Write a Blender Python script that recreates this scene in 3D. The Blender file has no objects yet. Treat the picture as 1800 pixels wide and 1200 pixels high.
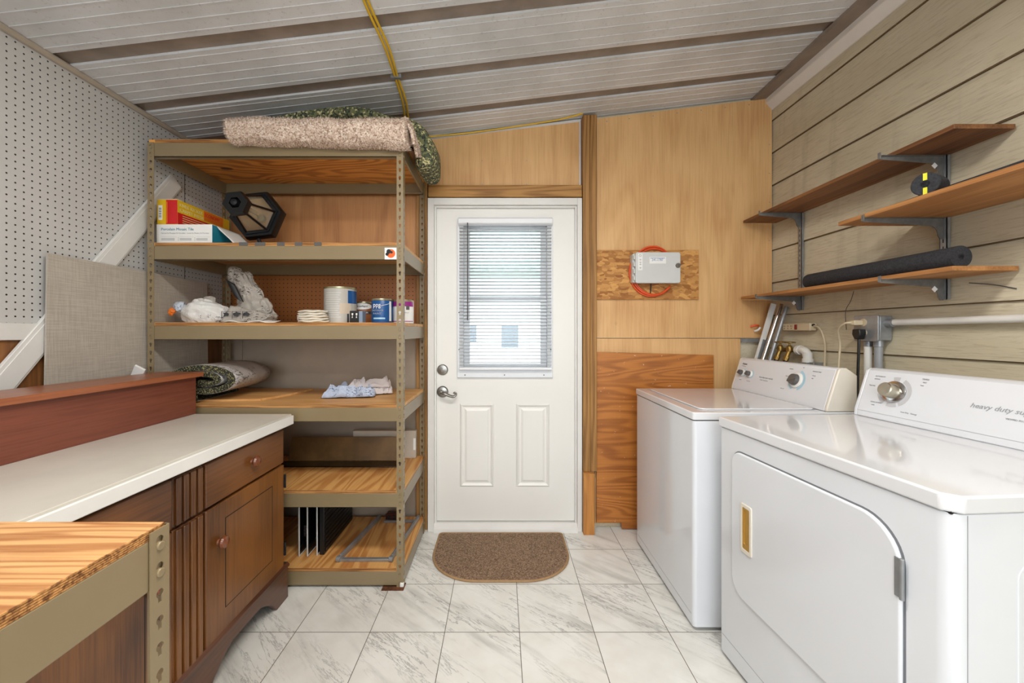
import bpy, bmesh, math, random
from mathutils import Vector, Matrix, noise
SC = bpy.context.scene
COL = SC.collection
R = math.radians

# ------------------------------------------------------------------ camera, sky, lights, exposure
cam = bpy.data.objects.new('camera', bpy.data.cameras.new('camera'))
COL.objects.link(cam); SC.camera = cam
cam.location = (0, 0, 1.23); cam.rotation_euler = (R(90), 0, 0)
cam.data.sensor_width = 36; cam.data.lens = 13.8
cam.data.shift_x = 19/1800; cam.data.shift_y = -17/1800
cam.data.clip_start = 0.02
w = bpy.data.worlds.new('sky'); SC.world = w; w.use_nodes = True
w.node_tree.nodes['Background'].inputs[0].default_value = (0.86, 0.93, 1.0, 1)
w.node_tree.nodes['Background'].inputs[1].default_value = 4.0
def area(name, loc, rot, sx, sy, power, col):
    l = bpy.data.lights.new(name, 'AREA'); l.shape = 'RECTANGLE'; l.size = sx; l.size_y = sy
    l.energy = power; l.color = col
    o = bpy.data.objects.new(name, l); COL.objects.link(o); o.location = loc; o.rotation_euler = rot
    return o
# daylight through the wide window in the wall behind the camera
area('window_daylight', (0.1, -2.42, 1.5), (R(90), 0, R(180)), 2.5, 1.5, 24, (0.84, 0.92, 1.0)).rotation_euler = (R(90), 0, 0)
# two unseen ceiling fixtures, added to fill the room with even light
FILL_LAMPS = [(0.05, 0.62), (0.05, -1.15)]
SC.view_settings.view_transform = 'Standard'; SC.view_settings.look = 'None'
SC.view_settings.gamma = 1; SC.view_settings.use_curve_mapping = False
SC.view_settings.exposure = -0.08

# ------------------------------------------------------------------ materials
def srgb(r, g, b):
    f = lambda c: (c/255/12.92) if c/255 <= 0.04045 else ((c/255+0.055)/1.055)**2.4
    return (f(r), f(g), f(b), 1)
MATS = {}
def newmat(name):
    m = bpy.data.materials.new(name); m.use_nodes = True
    nt = m.node_tree; b = nt.nodes['Principled BSDF']
    return m, nt, b
class G:
    """small node helper"""
    def __init__(s, nt): s.nt = nt
    def n(s, t, **kw):
        nd = s.nt.nodes.new(t)
        for k, v in kw.items():
            if k.startswith('_'): setattr(nd, k[1:], v)
        return nd
    def link(s, a, b): s.nt.links.new(a, b)
    def val(s, sock, v):
        if hasattr(v, 'is_linked') or isinstance(v, bpy.types.NodeSocket): s.link(v, sock)
        else: sock.default_value = v
    def math(s, op, a, b=0.0, c=None):
        nd = s.nt.nodes.new('ShaderNodeMath'); nd.operation = op
        s.val(nd.inputs[0], a); s.val(nd.inputs[1], b)
        if c is not None: s.val(nd.inputs[2], c)
        return nd.outputs[0]
    def vmath(s, op, a, b=(0, 0, 0)):
        nd = s.nt.nodes.new('ShaderNodeVectorMath'); nd.operation = op
        s.val(nd.inputs[0], a); s.val(nd.inputs[1], b)
        return nd.outputs[0]
    def obj(s):
        return s.nt.nodes.new('ShaderNodeTexCoord').outputs['Object']
    def rand(s):
        return s.nt.nodes.new('ShaderNodeObjectInfo').outputs['Random']
    def mapping(s, v, scale=(1, 1, 1), rot=(0, 0, 0), loc=(0, 0, 0)):
        nd = s.nt.nodes.new('ShaderNodeMapping')
        s.link(v, nd.inputs[0]); nd.inputs['Scale'].default_value = scale
        nd.inputs['Rotation'].default_value = rot; nd.inputs['Location'].default_value = loc
        return nd.outputs[0]
    def noise(s, v, scale=5, detail=2, rough=0.5, dist=0):
        nd = s.nt.nodes.new('ShaderNodeTexNoise'); s.link(v, nd.inputs['Vector'])
        nd.inputs['Scale'].default_value = scale; nd.inputs['Detail'].default_value = detail
        nd.inputs['Roughness'].default_value = rough; nd.inputs['Distortion'].default_value = dist
        return nd.outputs['Fac']
    def smooth(s, v, lo, hi, a=0.0, b=1.0):
        nd = s.nt.nodes.new('ShaderNodeMapRange'); nd.interpolation_type = 'SMOOTHSTEP'
        s.link(v, nd.inputs[0]); nd.inputs[1].default_value = lo; nd.inputs[2].default_value = hi
        nd.inputs[3].default_value = a; nd.inputs[4].default_value = b
        return nd.outputs[0]
    def mix(s, f, a, b, mode='MIX'):
        nd = s.nt.nodes.new('ShaderNodeMix'); nd.data_type = 'RGBA'; nd.blend_type = mode
        s.val(nd.inputs[0], f); s.val(nd.inputs[6], a); s.val(nd.inputs[7], b)
        return nd.outputs[2]
    def sep(s, v):
        nd = s.nt.nodes.new('ShaderNodeSeparateXYZ'); s.link(v, nd.inputs[0]); return nd.outputs
    def bump(s, h, b, strength=0.2, dist=0.01):
        nd = s.nt.nodes.new('ShaderNodeBump'); nd.inputs['Strength'].default_value = strength
        nd.inputs['Distance'].default_value = dist
        s.link(h, nd.inputs['Height']); s.link(nd.outputs[0], b.inputs['Normal'])
def plain(name, rgb, rough=0.5, metal=0.0, coat=0.0, var=0.06, vscale=6, trans=0.0, bump=0.0, bscale=80, alpha=None, emit=0):
    m, nt, b = newmat(name); g = G(nt)
    c = srgb(*rgb); d = tuple(x*(1-var*2) for x in c[:3])+(1,)
    n = g.noise(g.obj(), vscale, 4, 0.6)
    g.link(g.mix(g.smooth(n, 0.3, 0.7), d, c), b.inputs['Base Color'])
    b.inputs['Roughness'].default_value = rough; b.inputs['Metallic'].default_value = metal
    b.inputs['Coat Weight'].default_value = coat; b.inputs['Coat Roughness'].default_value = 0.08
    b.inputs['Transmission Weight'].default_value = trans
    if alpha is not None: b.inputs['Alpha'].default_value = alpha
    if bump: g.bump(g.noise(g.obj(), bscale, 3), b, bump, 0.004)
    if emit:
        b.inputs['Emission Color'].default_value = c; b.inputs['Emission Strength'].default_value = emit
    return m
def wood(name, light, dark, axis='X', scale=6.0, bands=14.0, band=0.6, fiber=0.35, stretch=0.12, rough=0.55, coat=0.0, knots=0.0, blotch=0.3, sharp=0.75, spots=None):
    m, nt, b = newmat(name); g = G(nt)
    v = g.vmath('ADD', g.obj(), g.vmath('SCALE', (7.3, 3.1, 5.7)))
    sc = [1, 1, 1]; sc['XYZ'.index(axis)] = stretch
    p = g.mapping(v, tuple(sc))
    n1 = g.noise(p, scale, 2, 0.45, 0.25)
    s = g.math('SINE', g.math('MULTIPLY', n1, bands*6.283))
    s = g.smooth(s, -sharp, 1.0)
    sc2 = [1, 1, 1]; sc2['XYZ'.index(axis)] = 0.03
    f = g.noise(g.mapping(v, tuple(sc2)), 140, 3, 0.65)
    bl = g.noise(v, 2.6, 2)
    a = g.math('MULTIPLY', s, band)
    a = g.math('ADD', a, g.math('MULTIPLY', g.smooth(f, 0.35, 0.7), fiber))
    a = g.math('ADD', a, g.math('MULTIPLY', g.math('SUBTRACT', bl, 0.5), blotch*2))
    nd = g.nt.nodes.new('ShaderNodeClamp'); g.link(a, nd.inputs[0])
    col = g.mix(nd.outputs[0], srgb(*light), srgb(*dark))
    if knots:
        vo = g.nt.nodes.new('ShaderNodeTexVoronoi'); vo.inputs['Scale'].default_value = knots
        sk = [1, 1, 1]; sk['XYZ'.index(axis)] = 0.55
        g.link(g.mapping(v, tuple(sk)), vo.inputs['Vector'])
        k = g.smooth(vo.outputs['Distance'], 0.075, 0.11, 1, 0) if knots > 3 else g.smooth(vo.outputs['Distance'], 0.008, 0.030, 0.7, 0)
        col = g.mix(g.math('MULTIPLY', k, 0.85), col, srgb(58, 30, 14))
    if spots:
        col = g.mix(g.smooth(g.noise(v, 42, 4, 0.8), 0.655, 0.69), col, srgb(*spots))
    g.link(col, b.inputs['Base Color'])
    b.inputs['Roughness'].default_value = rough; b.inputs['Coat Weight'].default_value = coat
    b.inputs['Coat Roughness'].default_value = 0.25
    g.bump(f, b, 0.12, 0.002)
    return m
def pegboard(name, rgb, u, vv, hole=0.0031, pitch=0.0254, off=(0.004, 0.010)):
    m, nt, b = newmat(name); g = G(nt)
    x = g.sep(g.obj())
    ax = {'X': 0, 'Y': 1, 'Z': 2}
    def cell(i, o):
        t = g.math('FRACT', g.math('DIVIDE', g.math('ADD', x[i], 10+o), pitch))
        return g.math('MULTIPLY', g.math('SUBTRACT', t, 0.5), pitch)
    a, c = cell(ax[u], off[0]), cell(ax[vv], off[1])
    r = g.math('SQRT', g.math('ADD', g.math('MULTIPLY', a, a), g.math('MULTIPLY', c, c)))
    k = g.smooth(r, hole*0.85, hole*1.15, 1, 0)
    base = g.mix(g.smooth(g.noise(g.obj(), 3, 4, 0.6), 0.3, 0.7), tuple(q*0.93 for q in srgb(*rgb)[:3])+(1,), srgb(*rgb))
    g.link(g.mix(k, base, srgb(22, 18, 15)), b.inputs['Base Color'])
    b.inputs['Roughness'].default_value = 0.45
    g.bump(g.math('SUBTRACT', 1.0, k), b, 0.5, 0.003)
    return m
def speckle(name, cols, scale=120, rough=0.95, bump=0.6, base=None):
    """carpet pile / rebonded foam: cells of several colours"""
    m, nt, b = newmat(name); g = G(nt)
    vo = g.nt.nodes.new('ShaderNodeTexVoronoi'); vo.inputs['Scale'].default_value = scale
    g.link(g.obj(), vo.inputs['Vector'])
    rmp = g.nt.nodes.new('ShaderNodeValToRGB'); rmp.color_ramp.interpolation = 'CONSTANT'
    h = g.sep(vo.outputs['Color'])[0]
    g.link(h, rmp.inputs[0])
    el = rmp.color_ramp.elements
    tot = sum(c[1] for c in cols); acc = 0
    for i, (c, wt) in enumerate(cols):
        e = el[i] if i < 2 else el.new(0.5)
        e.position = acc/tot; e.color = srgb(*c); acc += wt
    col = rmp.outputs[0]
    if base:
        col = g.mix(g.smooth(g.noise(g.obj(), 14, 3), 0.35, 0.65), col, g.mix(0.5, col, srgb(*base)))
    g.link(col, b.inputs['Base Color'])
    b.inputs['Roughness'].default_value = rough
    g.bump(vo.outputs['Distance'], b, bump, 0.004)
    return m
def marble_tiles(name):
    m, nt, b = newmat(name); g = G(nt)
    T = 0.3062
    x = g.sep(g.obj())
    tx = g.math('DIVIDE', g.math('SUBTRACT', x[0], 0.0988-20*T), T)
    ty = g.math('DIVIDE', g.math('SUBTRACT', x[1], 1.9145-20*T), T)
    ix, iy = g.math('FLOOR', tx), g.math('FLOOR', ty)
    fx, fy = g.math('FRACT', tx), g.math('FRACT', ty)
    comb = g.nt.nodes.new('ShaderNodeCombineXYZ'); g.link(ix, comb.inputs[0]); g.link(iy, comb.inputs[1])
    wn = g.nt.nodes.new('ShaderNodeTexWhiteNoise'); wn.noise_dimensions = '2D'; g.link(comb.outputs[0], wn.inputs['Vector'])
    v = g.vmath('ADD', g.obj(), g.vmath('SCALE', wn.outputs['Color']))
    nd = v.node.inputs[1].links[0].from_node; nd.inputs['Scale'].default_value = 37.0
    warp = g.noise(v, 7, 3, 0.6)
    p = g.mapping(v, (1, 1, 1), (0, 0, R(40)))
    p = g.mapping(p, (0.14, 1.0, 1))
    vn = g.noise(p, 26, 6, 0.68, 0.35)
    line = g.smooth(g.math('ABSOLUTE', g.math('SUBTRACT', vn, 0.5)), 0.0, 0.028, 1, 0)
    mask = g.smooth(g.noise(g.mapping(p, (0.7, 0.5, 1)), 9, 3), 0.44, 0.62)
    soft = g.smooth(g.noise(p, 13, 4, 0.6, 0.4), 0.50, 0.76)
    col = g.mix(g.smooth(warp, 0.25, 0.75), srgb(220, 218, 211), srgb(231, 230, 225))
    col = g.mix(g.math('MULTIPLY', soft, 0.50), col, srgb(150, 148, 142))
    col = g.mix(g.math('MULTIPLY', g.math('MULTIPLY', line, mask), 0.58), col, srgb(104, 104, 108))
    e = g.math('MINIMUM', g.math('MINIMUM', fx, g.math('SUBTRACT', 1.0, fx)), g.math('MINIMUM', fy, g.math('SUBTRACT', 1.0, fy)))
    k = g.smooth(e, 0.0028, 0.0060, 1, 0)
    col = g.mix(k, col, srgb(92, 84, 72))
    g.link(col, b.inputs['Base Color'])
    b.inputs['Roughness'].default_value = 0.32
    g.bump(g.math('SUBTRACT', 1.0, k), b, 0.3, 0.002)
    return m
def siding_mat(name):
    m, nt, b = newmat(name); g = G(nt)
    v = g.obj()
    f = g.noise(g.mapping(v, (1, 0.07, 1)), 150, 4, 0.65, 0.8)
    bl = g.noise(g.mapping(v, (1, 0.5, 1)), 3.2, 4, 0.6)
    st = g.noise(g.mapping(v, (1, 1, 0.10)), 11, 3, 0.6)
    c = g.mix(g.smooth(bl, 0.3, 0.72), srgb(196, 186, 160), srgb(213, 204, 180))
    c = g.mix(g.math('MULTIPLY', g.smooth(f, 0.48, 0.66), 0.34), c, srgb(146, 132, 104))
    c = g.mix(g.math('MULTIPLY', g.smooth(st, 0.55, 0.75), 0.25), c, srgb(150, 138, 114))
    g.link(c, b.inputs['Base Color']); b.inputs['Roughness'].default_value = 0.6
    g.bump(f, b, 0.25, 0.003)
    return m
def ceiling_mat(name):
    m, nt, b = newmat(name); g = G(nt)
    v = g.obj()
    sp = g.noise(v, 60, 5, 0.8)
    bl = g.noise(v, 2.0, 4, 0.6)
    c = g.mix(g.smooth(bl, 0.3, 0.7), srgb(198, 200, 201), srgb(222, 224, 227))
    c = g.mix(g.math('MULTIPLY', g.smooth(sp, 0.56, 0.70), 0.45), c, srgb(128, 116, 102))
    g.link(c, b.inputs['Base Color']); b.inputs['Roughness'].default_value = 0.42
    b.inputs['Coat Weight'].default_value = 0.15
    return m
def linen_mat(name):
    m, nt, b = newmat(name); g = G(nt)
    v = g.obj()
    a = g.noise(g.mapping(v, (1, 0.04, 1)), 260, 2, 0.6); c2 = g.noise(g.mapping(v, (1, 1, 0.04)), 260, 2, 0.6)
    s = g.math('MULTIPLY', g.math('ADD', a, c2), 0.5)
    c = g.mix(g.smooth(s, 0.38, 0.62), srgb(172, 163, 151), srgb(190, 182, 170))
    c = g.mix(g.math('MULTIPLY', g.smooth(g.noise(v, 3, 3), 0.4, 0.7), 0.3), c, srgb(150, 140, 128))
    g.link(c, b.inputs['Base Color']); b.inputs['Roughness'].default_value = 0.7
    return m
def osb_mat(name):
    m, nt, b = newmat(name); g = G(nt)
    v = g.mapping(g.obj(), (0.55, 1, 1.3), (0, R(35), 0))
    wv = g.vmath('ADD', v, g.vmath('SCALE', g.obj()))
    vo = g.nt.nodes.new('ShaderNodeTexVoronoi'); vo.inputs['Scale'].default_value = 42; vo.distance = 'MANHATTAN'
    g.link(v, vo.inputs['Vector'])
    h = g.sep(vo.outputs['Color'])[0]
    c = g.mix(h, srgb(150, 92, 36), srgb(214, 158, 88))
    c = g.mix(g.math('MULTIPLY', g.smooth(g.noise(v, 40, 3, 0.7, 1.5), 0.55, 0.72), 0.55), c, srgb(112, 66, 26))
    g.link(c, b.inputs['Base Color']); b.inputs['Roughness'].default_value = 0.65
    return m
def bag_mat(name, tint, print_col, amount, tr=0.35, pscale=24):
    m, nt, b = newmat(name); g = G(nt)
    v = g.obj()
    ink = g.smooth(g.noise(g.mapping(v, (1.0, 1, 1.9)), pscale*3, 4, 0.8), 0.54, 0.58)
    patch = g.smooth(g.noise(v, pscale*0.55, 1), 1-amount, 1-amount+0.05)
    c = g.mix(g.math('MULTIPLY', ink, patch), srgb(*tint), srgb(*print_col))
    g.link(c, b.inputs['Base Color'])
    b.inputs['Roughness'].default_value = 0.28; b.inputs['Transmission Weight'].default_value = 0.0
    b.inputs['Subsurface Weight'].default_value = 0.0
    b.inputs['Alpha'].default_value = 1-tr*0.4
    g.bump(g.noise(v, 40, 4, 0.7, 1.2), b, 0.5, 0.01)
    return m

# ------------------------------------------------------------------ mesh builder
class MB:
    def __init__(s): s.v = []; s.f = []
    def add(s, verts, faces):
        n = len(s.v); s.v += [Vector(q) for q in verts]; s.f += [tuple(i+n for i in f) for f in faces]; return s
    def box(s, x0, x1, y0, y1, z0, z1):
        v = [(x, y, z) for x in (x0, x1) for y in (y0, y1) for z in (z0, z1)]
        return s.add(v, [(0, 1, 3, 2), (4, 6, 7, 5), (0, 4, 5, 1), (2, 3, 7, 6), (0, 2, 6, 4), (1, 5, 7, 3)])
    def obox(s, c, ax, ay, az):
        c, ax, ay, az = map(Vector, (c, ax, ay, az))
        v = [c+i*ax+j*ay+k*az for i in (-1, 1) for j in (-1, 1) for k in (-1, 1)]
        return s.add(v, [(0, 1, 3, 2), (4, 6, 7, 5), (0, 4, 5, 1), (2, 3, 7, 6), (0, 2, 6, 4), (1, 5, 7, 3)])
    def lathe(s, prof, o, axis, n=24):
        """prof: list of (radius, height along axis); closed with caps"""
        o = Vector(o); a = Vector(axis).normalized()
        u = a.orthogonal().normalized(); w_ = a.cross(u)
        base = len(s.v); m = len(prof)
        for r, h in prof:
            for k in range(n):
                t = 2*math.pi*k/n
                s.v.append(o + a*h + (u*math.cos(t)+w_*math.sin(t))*r)
        for i in range(m-1):
            for k in range(n):
                k2 = (k+1) % n
                s.f.append((base+i*n+k, base+i*n+k2, base+(i+1)*n+k2, base+(i+1)*n+k))
        if prof[0][0] > 1e-6: s.f.append(tuple(base+k for k in reversed(range(n))))
        if prof[-1][0] > 1e-6: s.f.append(tuple(base+(m-1)*n+k for k in range(n)))
        return s
    def cyl(s, p0, p1, r, r1=None, n=20):
        p0, p1 = Vector(p0), Vector(p1); d = p1-p0
        return s.lathe([(r, 0), (r if r1 is None else r1, d.length)], p0, d, n)
    def tube(s, pts, r, n=10):
        pts = [Vector(p) for p in pts]; base = len(s.v); up = None
        for i, p in enumerate(pts):
            t = (pts[min(i+1, len(pts)-1)]-pts[max(i-1, 0)]).normalized()
            if up is None: up = t.orthogonal().normalized()
            up = (up - t*up.dot(t)).normalized(); w_ = t.cross(up)
            rr = r[i] if isinstance(r, (list, tuple)) else r
            for k in range(n):
                a = 2*math.pi*k/n
                s.v.append(p+(up*math.cos(a)+w_*math.sin(a))*rr)
        for i in range(len(pts)-1):
            for k in range(n):
                k2 = (k+1) % n
                s.f.append((base+i*n+k, base+i*n+k2, base+(i+1)*n+k2, base+(i+1)*n+k))
        s.f.append(tuple(base+k for k in reversed(range(n))))
        s.f.append(tuple(base+(len(pts)-1)*n+k for k in range(n)))
        return s
    def prism(s, poly, fn, a, b):
        """poly of (p,q); fn(p,q,t) -> xyz, extruded from t=a to t=b"""
        n = len(poly)
        v = [fn(p, q, a) for p, q in poly]+[fn(p, q, b) for p, q in poly]
        f = [tuple(reversed(range(n))), tuple(range(n, 2*n))]
        f += [(i, (i+1) % n, (i+1) % n+n, i+n) for i in range(n)]
        return s.add(v, f)
    def ring(s, outer, inner, fn, a, b):
        n = len(outer)
        v = [fn(p, q, t) for t in (a, b) for L in (outer, inner) for p, q in L]
        f = []
        for i in range(n):
            j = (i+1) % n
            f += [(i, j, n+j, n+i), (2*n+i, 3*n+i, 3*n+j, 2*n+j), (i, 2*n+i, 2*n+j, j), (n+i, n+j, 3*n+j, 3*n+i)]
        return s.add(v, f)
    def grid(s, fn, nu, nv, closed_u=False):
        base = len(s.v)
        for i in range(nu):
            for j in range(nv): s.v.append(Vector(fn(i/(nu if closed_u else nu-1), j/(nv-1))))
        for i in range(nu if closed_u else nu-1):
            for j in range(nv-1):
                i2 = (i+1) % nu
                s.f.append((base+i*nv+j, base+i2*nv+j, base+i2*nv+j+1, base+i*nv+j+1))
        return s
def rrect(x0, x1, y0, y1, r, n=6):
    """rounded rectangle; r = one radius or four (x1y1, x0y1, x0y0, x1y0)"""
    rs = r if isinstance(r, (list, tuple)) else [r]*4
    P = []
    for (cx, cy, sx, sy, a0), q in zip(((x1, y1, -1, -1, 0), (x0, y1, 1, -1, 90), (x0, y0, 1, 1, 180), (x1, y0, -1, 1, 270)), rs):
        for k in range(n+1):
            a = R(a0+90*k/n); P.append((cx+sx*q+q*math.cos(a), cy+sy*q+q*math.sin(a)))
    return P
def smooth_path(pts, n=8):
    P = [Vector(p) for p in pts]; out = []
    for i in range(len(P)-1):
        a, b, c, d = P[max(i-1, 0)], P[i], P[i+1], P[min(i+2, len(P)-1)]
        for k in range(n):
            t = k/n
            out.append(0.5*((2*b)+(c-a)*t+(2*a-5*b+4*c-d)*t*t+(3*b-a-3*c+d)*t**3))
    return out+[P[-1]]

# ------------------------------------------------------------------ objects
ROOTM = {}
def thing(name, loc, label, cat, rotz=0.0, group=None, kind=None):
    o = bpy.data.objects.new(name, None); COL.objects.link(o)
    o.empty_display_size = 0.05
    o.location = loc; o.rotation_euler = (0, 0, rotz)
    o['label'] = label; o['category'] = cat
    if group: o['group'] = group
    if kind: o['kind'] = kind
    ROOTM[o.name] = (Matrix.Translation(loc) @ Matrix.Rotation(rotz, 4, 'Z'))
    return o
def tag(o, label, cat, group=None, kind=None):
    o['label'] = label; o['category'] = cat
    if group: o['group'] = group
    if kind: o['kind'] = kind
    return o
def obj(name, mb, mat, parent=None, bevel=0.0, seg=2, local=False, sharp=35, label=None, solid=0.0, recalc=True, weld=False, flat=False):
    """link mb as ONE mesh; vertices are in world space unless local"""
    me = bpy.data.meshes.new(name)
    vs = mb.v
    if parent is None:
        lo = Vector((min(v.x for v in vs), min(v.y for v in vs), min(v.z for v in vs)))
        hi = Vector((max(v.x for v in vs), max(v.y for v in vs), max(v.z for v in vs)))
        base = Vector(((lo.x+hi.x)/2, (lo.y+hi.y)/2, lo.z)); M = Matrix.Translation(-base)
    else:
        M = Matrix.Identity(4) if local else ROOTM[parent.name].inverted()
    me.from_pydata([M @ v for v in vs], [], mb.f); me.update()
    if recalc:
        bm = bmesh.new(); bm.from_mesh(me)
        if weld: bmesh.ops.remove_doubles(bm, verts=bm.verts, dist=1e-5)
        bmesh.ops.recalc_face_normals(bm, faces=bm.faces); bm.to_mesh(me); bm.free()
    if flat: me.shade_flat()
    else: me.shade_smooth()
    if not flat: me.set_sharp_from_angle(angle=R(sharp))
    me.materials.append(mat)
    o = bpy.data.objects.new(name, me); COL.objects.link(o)
    if parent is None: o.location = base; ROOTM[o.name] = Matrix.Translation(base)
    else: o.parent = parent; ROOTM[o.name] = ROOTM[parent.name]
    if solid:
        md = o.modifiers.new('thickness', 'SOLIDIFY'); md.thickness = solid; md.offset = 0
    if bevel:
        md = o.modifiers.new('edge', 'BEVEL'); md.width = bevel; md.segments = seg
        md.limit_method = 'ANGLE'; md.angle_limit = R(40)
    if label: o['label'] = label
    return o
def struct(name, mb, mat, parent=None, **k):
    o = obj(name, mb, mat, parent, **k)
    if parent is None: o['kind'] = 'structure'
    return o
def bx(*a): return MB().box(*a)
def text(name, s, size, loc, right, up, mat, parent, local=False, shear=0.0, extrude=0.0004, align='LEFT', label=None, fit=None):
    cu = bpy.data.curves.new('t', 'FONT'); cu.body = s; cu.size = size; cu.extrude = extrude; cu.shear = shear
    cu.align_x = align; cu.resolution_u = 2
    o = bpy.data.objects.new('t', cu); COL.objects.link(o)
    me = bpy.data.meshes.new_from_object(o.evaluated_get(bpy.context.evaluated_depsgraph_get()))
    bpy.data.objects.remove(o); bpy.data.curves.remove(cu)
    r = Vector(right).normalized(); u = Vector(up).normalized(); n = r.cross(u)
    M = Matrix(((r.x, u.x, n.x, loc[0]), (r.y, u.y, n.y, loc[1]), (r.z, u.z, n.z, loc[2]), (0, 0, 0, 1)))
    if fit:
        w_ = max(v.co.x for v in me.vertices)-min(v.co.x for v in me.vertices)
        M = M @ Matrix.Diagonal((fit/w_, 1, 1, 1))
    mb = MB(); mb.v = [M @ v.co for v in me.vertices]; mb.f = [tuple(p.vertices) for p in me.polygons]
    bpy.data.meshes.remove(me)
    return obj(name, mb, mat, parent, local=local, label=label, recalc=False)

# ------------------------------------------------------------------ palette
m_floor = marble_tiles('marble_vinyl_tile')
m_ceil = ceiling_mat('painted_aluminium_roof_pan')
m_channel = plain('brown_roof_seam', (150, 136, 124), 0.5, var=0.15)
m_pegw = pegboard('white_pegboard', (200, 199, 197), 'Y', 'Z')
m_pegb = pegboard('brown_pegboard', (172, 108, 52), 'X', 'Z')
m_siding = siding_mat('tan_lap_siding')
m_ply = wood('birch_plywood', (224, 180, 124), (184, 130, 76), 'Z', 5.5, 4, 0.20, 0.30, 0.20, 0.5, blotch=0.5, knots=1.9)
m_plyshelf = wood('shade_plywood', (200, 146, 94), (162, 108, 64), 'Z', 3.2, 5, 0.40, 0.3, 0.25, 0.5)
m_beige = plain('beige_wall_panel', (176, 160, 142), 0.6, var=0.05)
m_stud = wood('pine_stud', (172, 126, 68), (118, 78, 34), 'Z', 9, 9, 0.55, 0.35, 0.05, 0.6)
m_block = wood('orange_pine_block', (196, 134, 66), (156, 96, 40), 'Z', 9, 9, 0.4, 0.35, 0.08, 0.6)
m_studx = wood('pine_header', (184, 136, 74), (130, 86, 38), 'X', 9, 9, 0.55, 0.35, 0.05, 0.6)
m_brownpanel = wood('brown_wall_panel', (150, 100, 56), (96, 58, 28), 'Z', 5, 6, 0.5, 0.35, 0.1, 0.5)
m_darkply = wood('stained_plywood', (192, 122, 54), (134, 72, 24), 'X', 5.5, 16, 0.50, 0.25, 0.12, 0.4, blotch=0.4, spots=(226, 214, 196))
m_osb = osb_mat('osb')
m_linen = linen_mat('linen_texture_panel')
m_white = plain('white_paint', (232, 230, 224), 0.4, var=0.03)
m_wtrim = plain('white_trim', (226, 224, 220), 0.4, var=0.03)
m_door = plain('door_paint', (234, 232, 227), 0.38, var=0.015, vscale=2)
m_vinyl = plain('white_vinyl', (226, 230, 234), 0.35, var=0.02)
m_slat = plain('blind_slat', (232, 234, 238), 0.4, var=0.01)
m_nickel = plain('satin_nickel', (150, 146, 140), 0.28, 1.0, var=0.05)
m_chrome = plain('chrome', (205, 205, 205), 0.15, 1.0, var=0.02)
m_steel = plain('galvanised_steel', (160, 163, 166), 0.38, 0.55, var=0.12, vscale=18)
m_brass = plain('brass', (168, 134, 72), 0.42, 0.8, var=0.3, vscale=60)
m_tan = plain('tan_powder_coat', (137, 120, 90), 0.34, var=0.03, coat=0.15)
m_shelfx = wood('pine_shelf_plywood', (224, 172, 104), (176, 106, 44), 'Y', 7, 11, 0.55, 0.25, 0.10, 0.5)
m_shelfl = wood('pale_shelf_plywood', (222, 174, 112), (188, 128, 66), 'X', 6, 7, 0.40, 0.35, 0.08, 0.5)
m_shelfk = wood('knotty_shelf_plywood', (232, 164, 84), (160, 92, 36), 'X', 4, 15, 0.6, 0.25, 0.3, 0.5, knots=5.0)
m_bench = wood('bench_plywood', (212, 164, 108), (150, 92, 46), 'X', 10, 14, 0.55, 0.35, 0.07, 0.5, sharp=0.3)
m_plyedge = wood('plywood_edge', (206, 150, 88), (110, 66, 28), 'X', 120, 3, 0.5, 0.6, 0.03, 0.8)
m_wallshelf = wood('wall_shelf_plywood', (146, 98, 58), (90, 54, 28), 'Y', 6, 7, 0.45, 0.5, 0.08, 0.55)
m_wallshelf2 = wood('newer_shelf_plywood', (188, 134, 80), (140, 88, 44), 'Y', 6, 7, 0.4, 0.45, 0.08, 0.55)
m_cab = wood('maple_stained', (128, 80, 36), (62, 32, 12), 'Z', 4, 3, 0.30, 0.35, 0.14, 0.34, coat=0.3, blotch=1.1)
m_cabx = wood('maple_stained_drawer', (118, 72, 34), (58, 30, 13), 'Y', 4, 3, 0.30, 0.35, 0.14, 0.34, coat=0.3, blotch=1.1)
m_base = wood('dark_plinth', (98, 60, 40), (54, 30, 20), 'Y', 4, 4, 0.45, 0.35, 0.1, 0.35, coat=0.3, blotch=0.6)
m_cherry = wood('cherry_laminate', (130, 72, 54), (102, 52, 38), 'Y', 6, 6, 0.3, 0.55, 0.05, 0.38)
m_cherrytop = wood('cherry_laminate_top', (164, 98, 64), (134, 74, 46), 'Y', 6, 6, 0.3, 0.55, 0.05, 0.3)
m_counter = plain('cream_laminate', (213, 208, 197), 0.33, var=0.04)
m_cedge = plain('counter_edge', (236, 235, 232), 0.45, var=0.03)
m_knobw = plain('knob_wood', (128, 68, 36), 0.25, var=0.2, coat=0.5)
m_black = plain('black_plastic', (22, 22, 23), 0.4, var=0.1)
m_blackmetal = plain('black_iron', (26, 27, 29), 0.35, 0.3, var=0.1)
m_dark = plain('dark_gap', (18, 17, 16), 0.8)
m_enamel = plain('white_enamel', (222, 225, 230), 0.14, var=0.012, coat=0.4, vscale=3)
m_enameltop = plain('white_enamel_top', (222, 223, 226), 0.09, var=0.01, coat=0.6, vscale=3)
m_almond = plain('almond_plastic', (226, 218, 204), 0.35, var=0.02)
m_fascia = plain('console_white', (224, 226, 230), 0.25, var=0.01)
m_gold = plain('gold_handle', (206, 164, 84), 0.35, 0.55, var=0.1)
m_ink = plain('grey_print', (160, 162, 166), 0.5)
m_inkd = plain('dark_print', (52, 54, 58), 0.5)
m_blueprint = plain('pale_blue_print', (168, 208, 226), 0.4, var=0.02)
m_greyarc = plain('grey_arc_print', (196, 196, 198), 0.4, var=0.02)
m_dgrey = plain('dark_grey_plastic', (92, 90, 88), 0.35, var=0.05)
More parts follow.
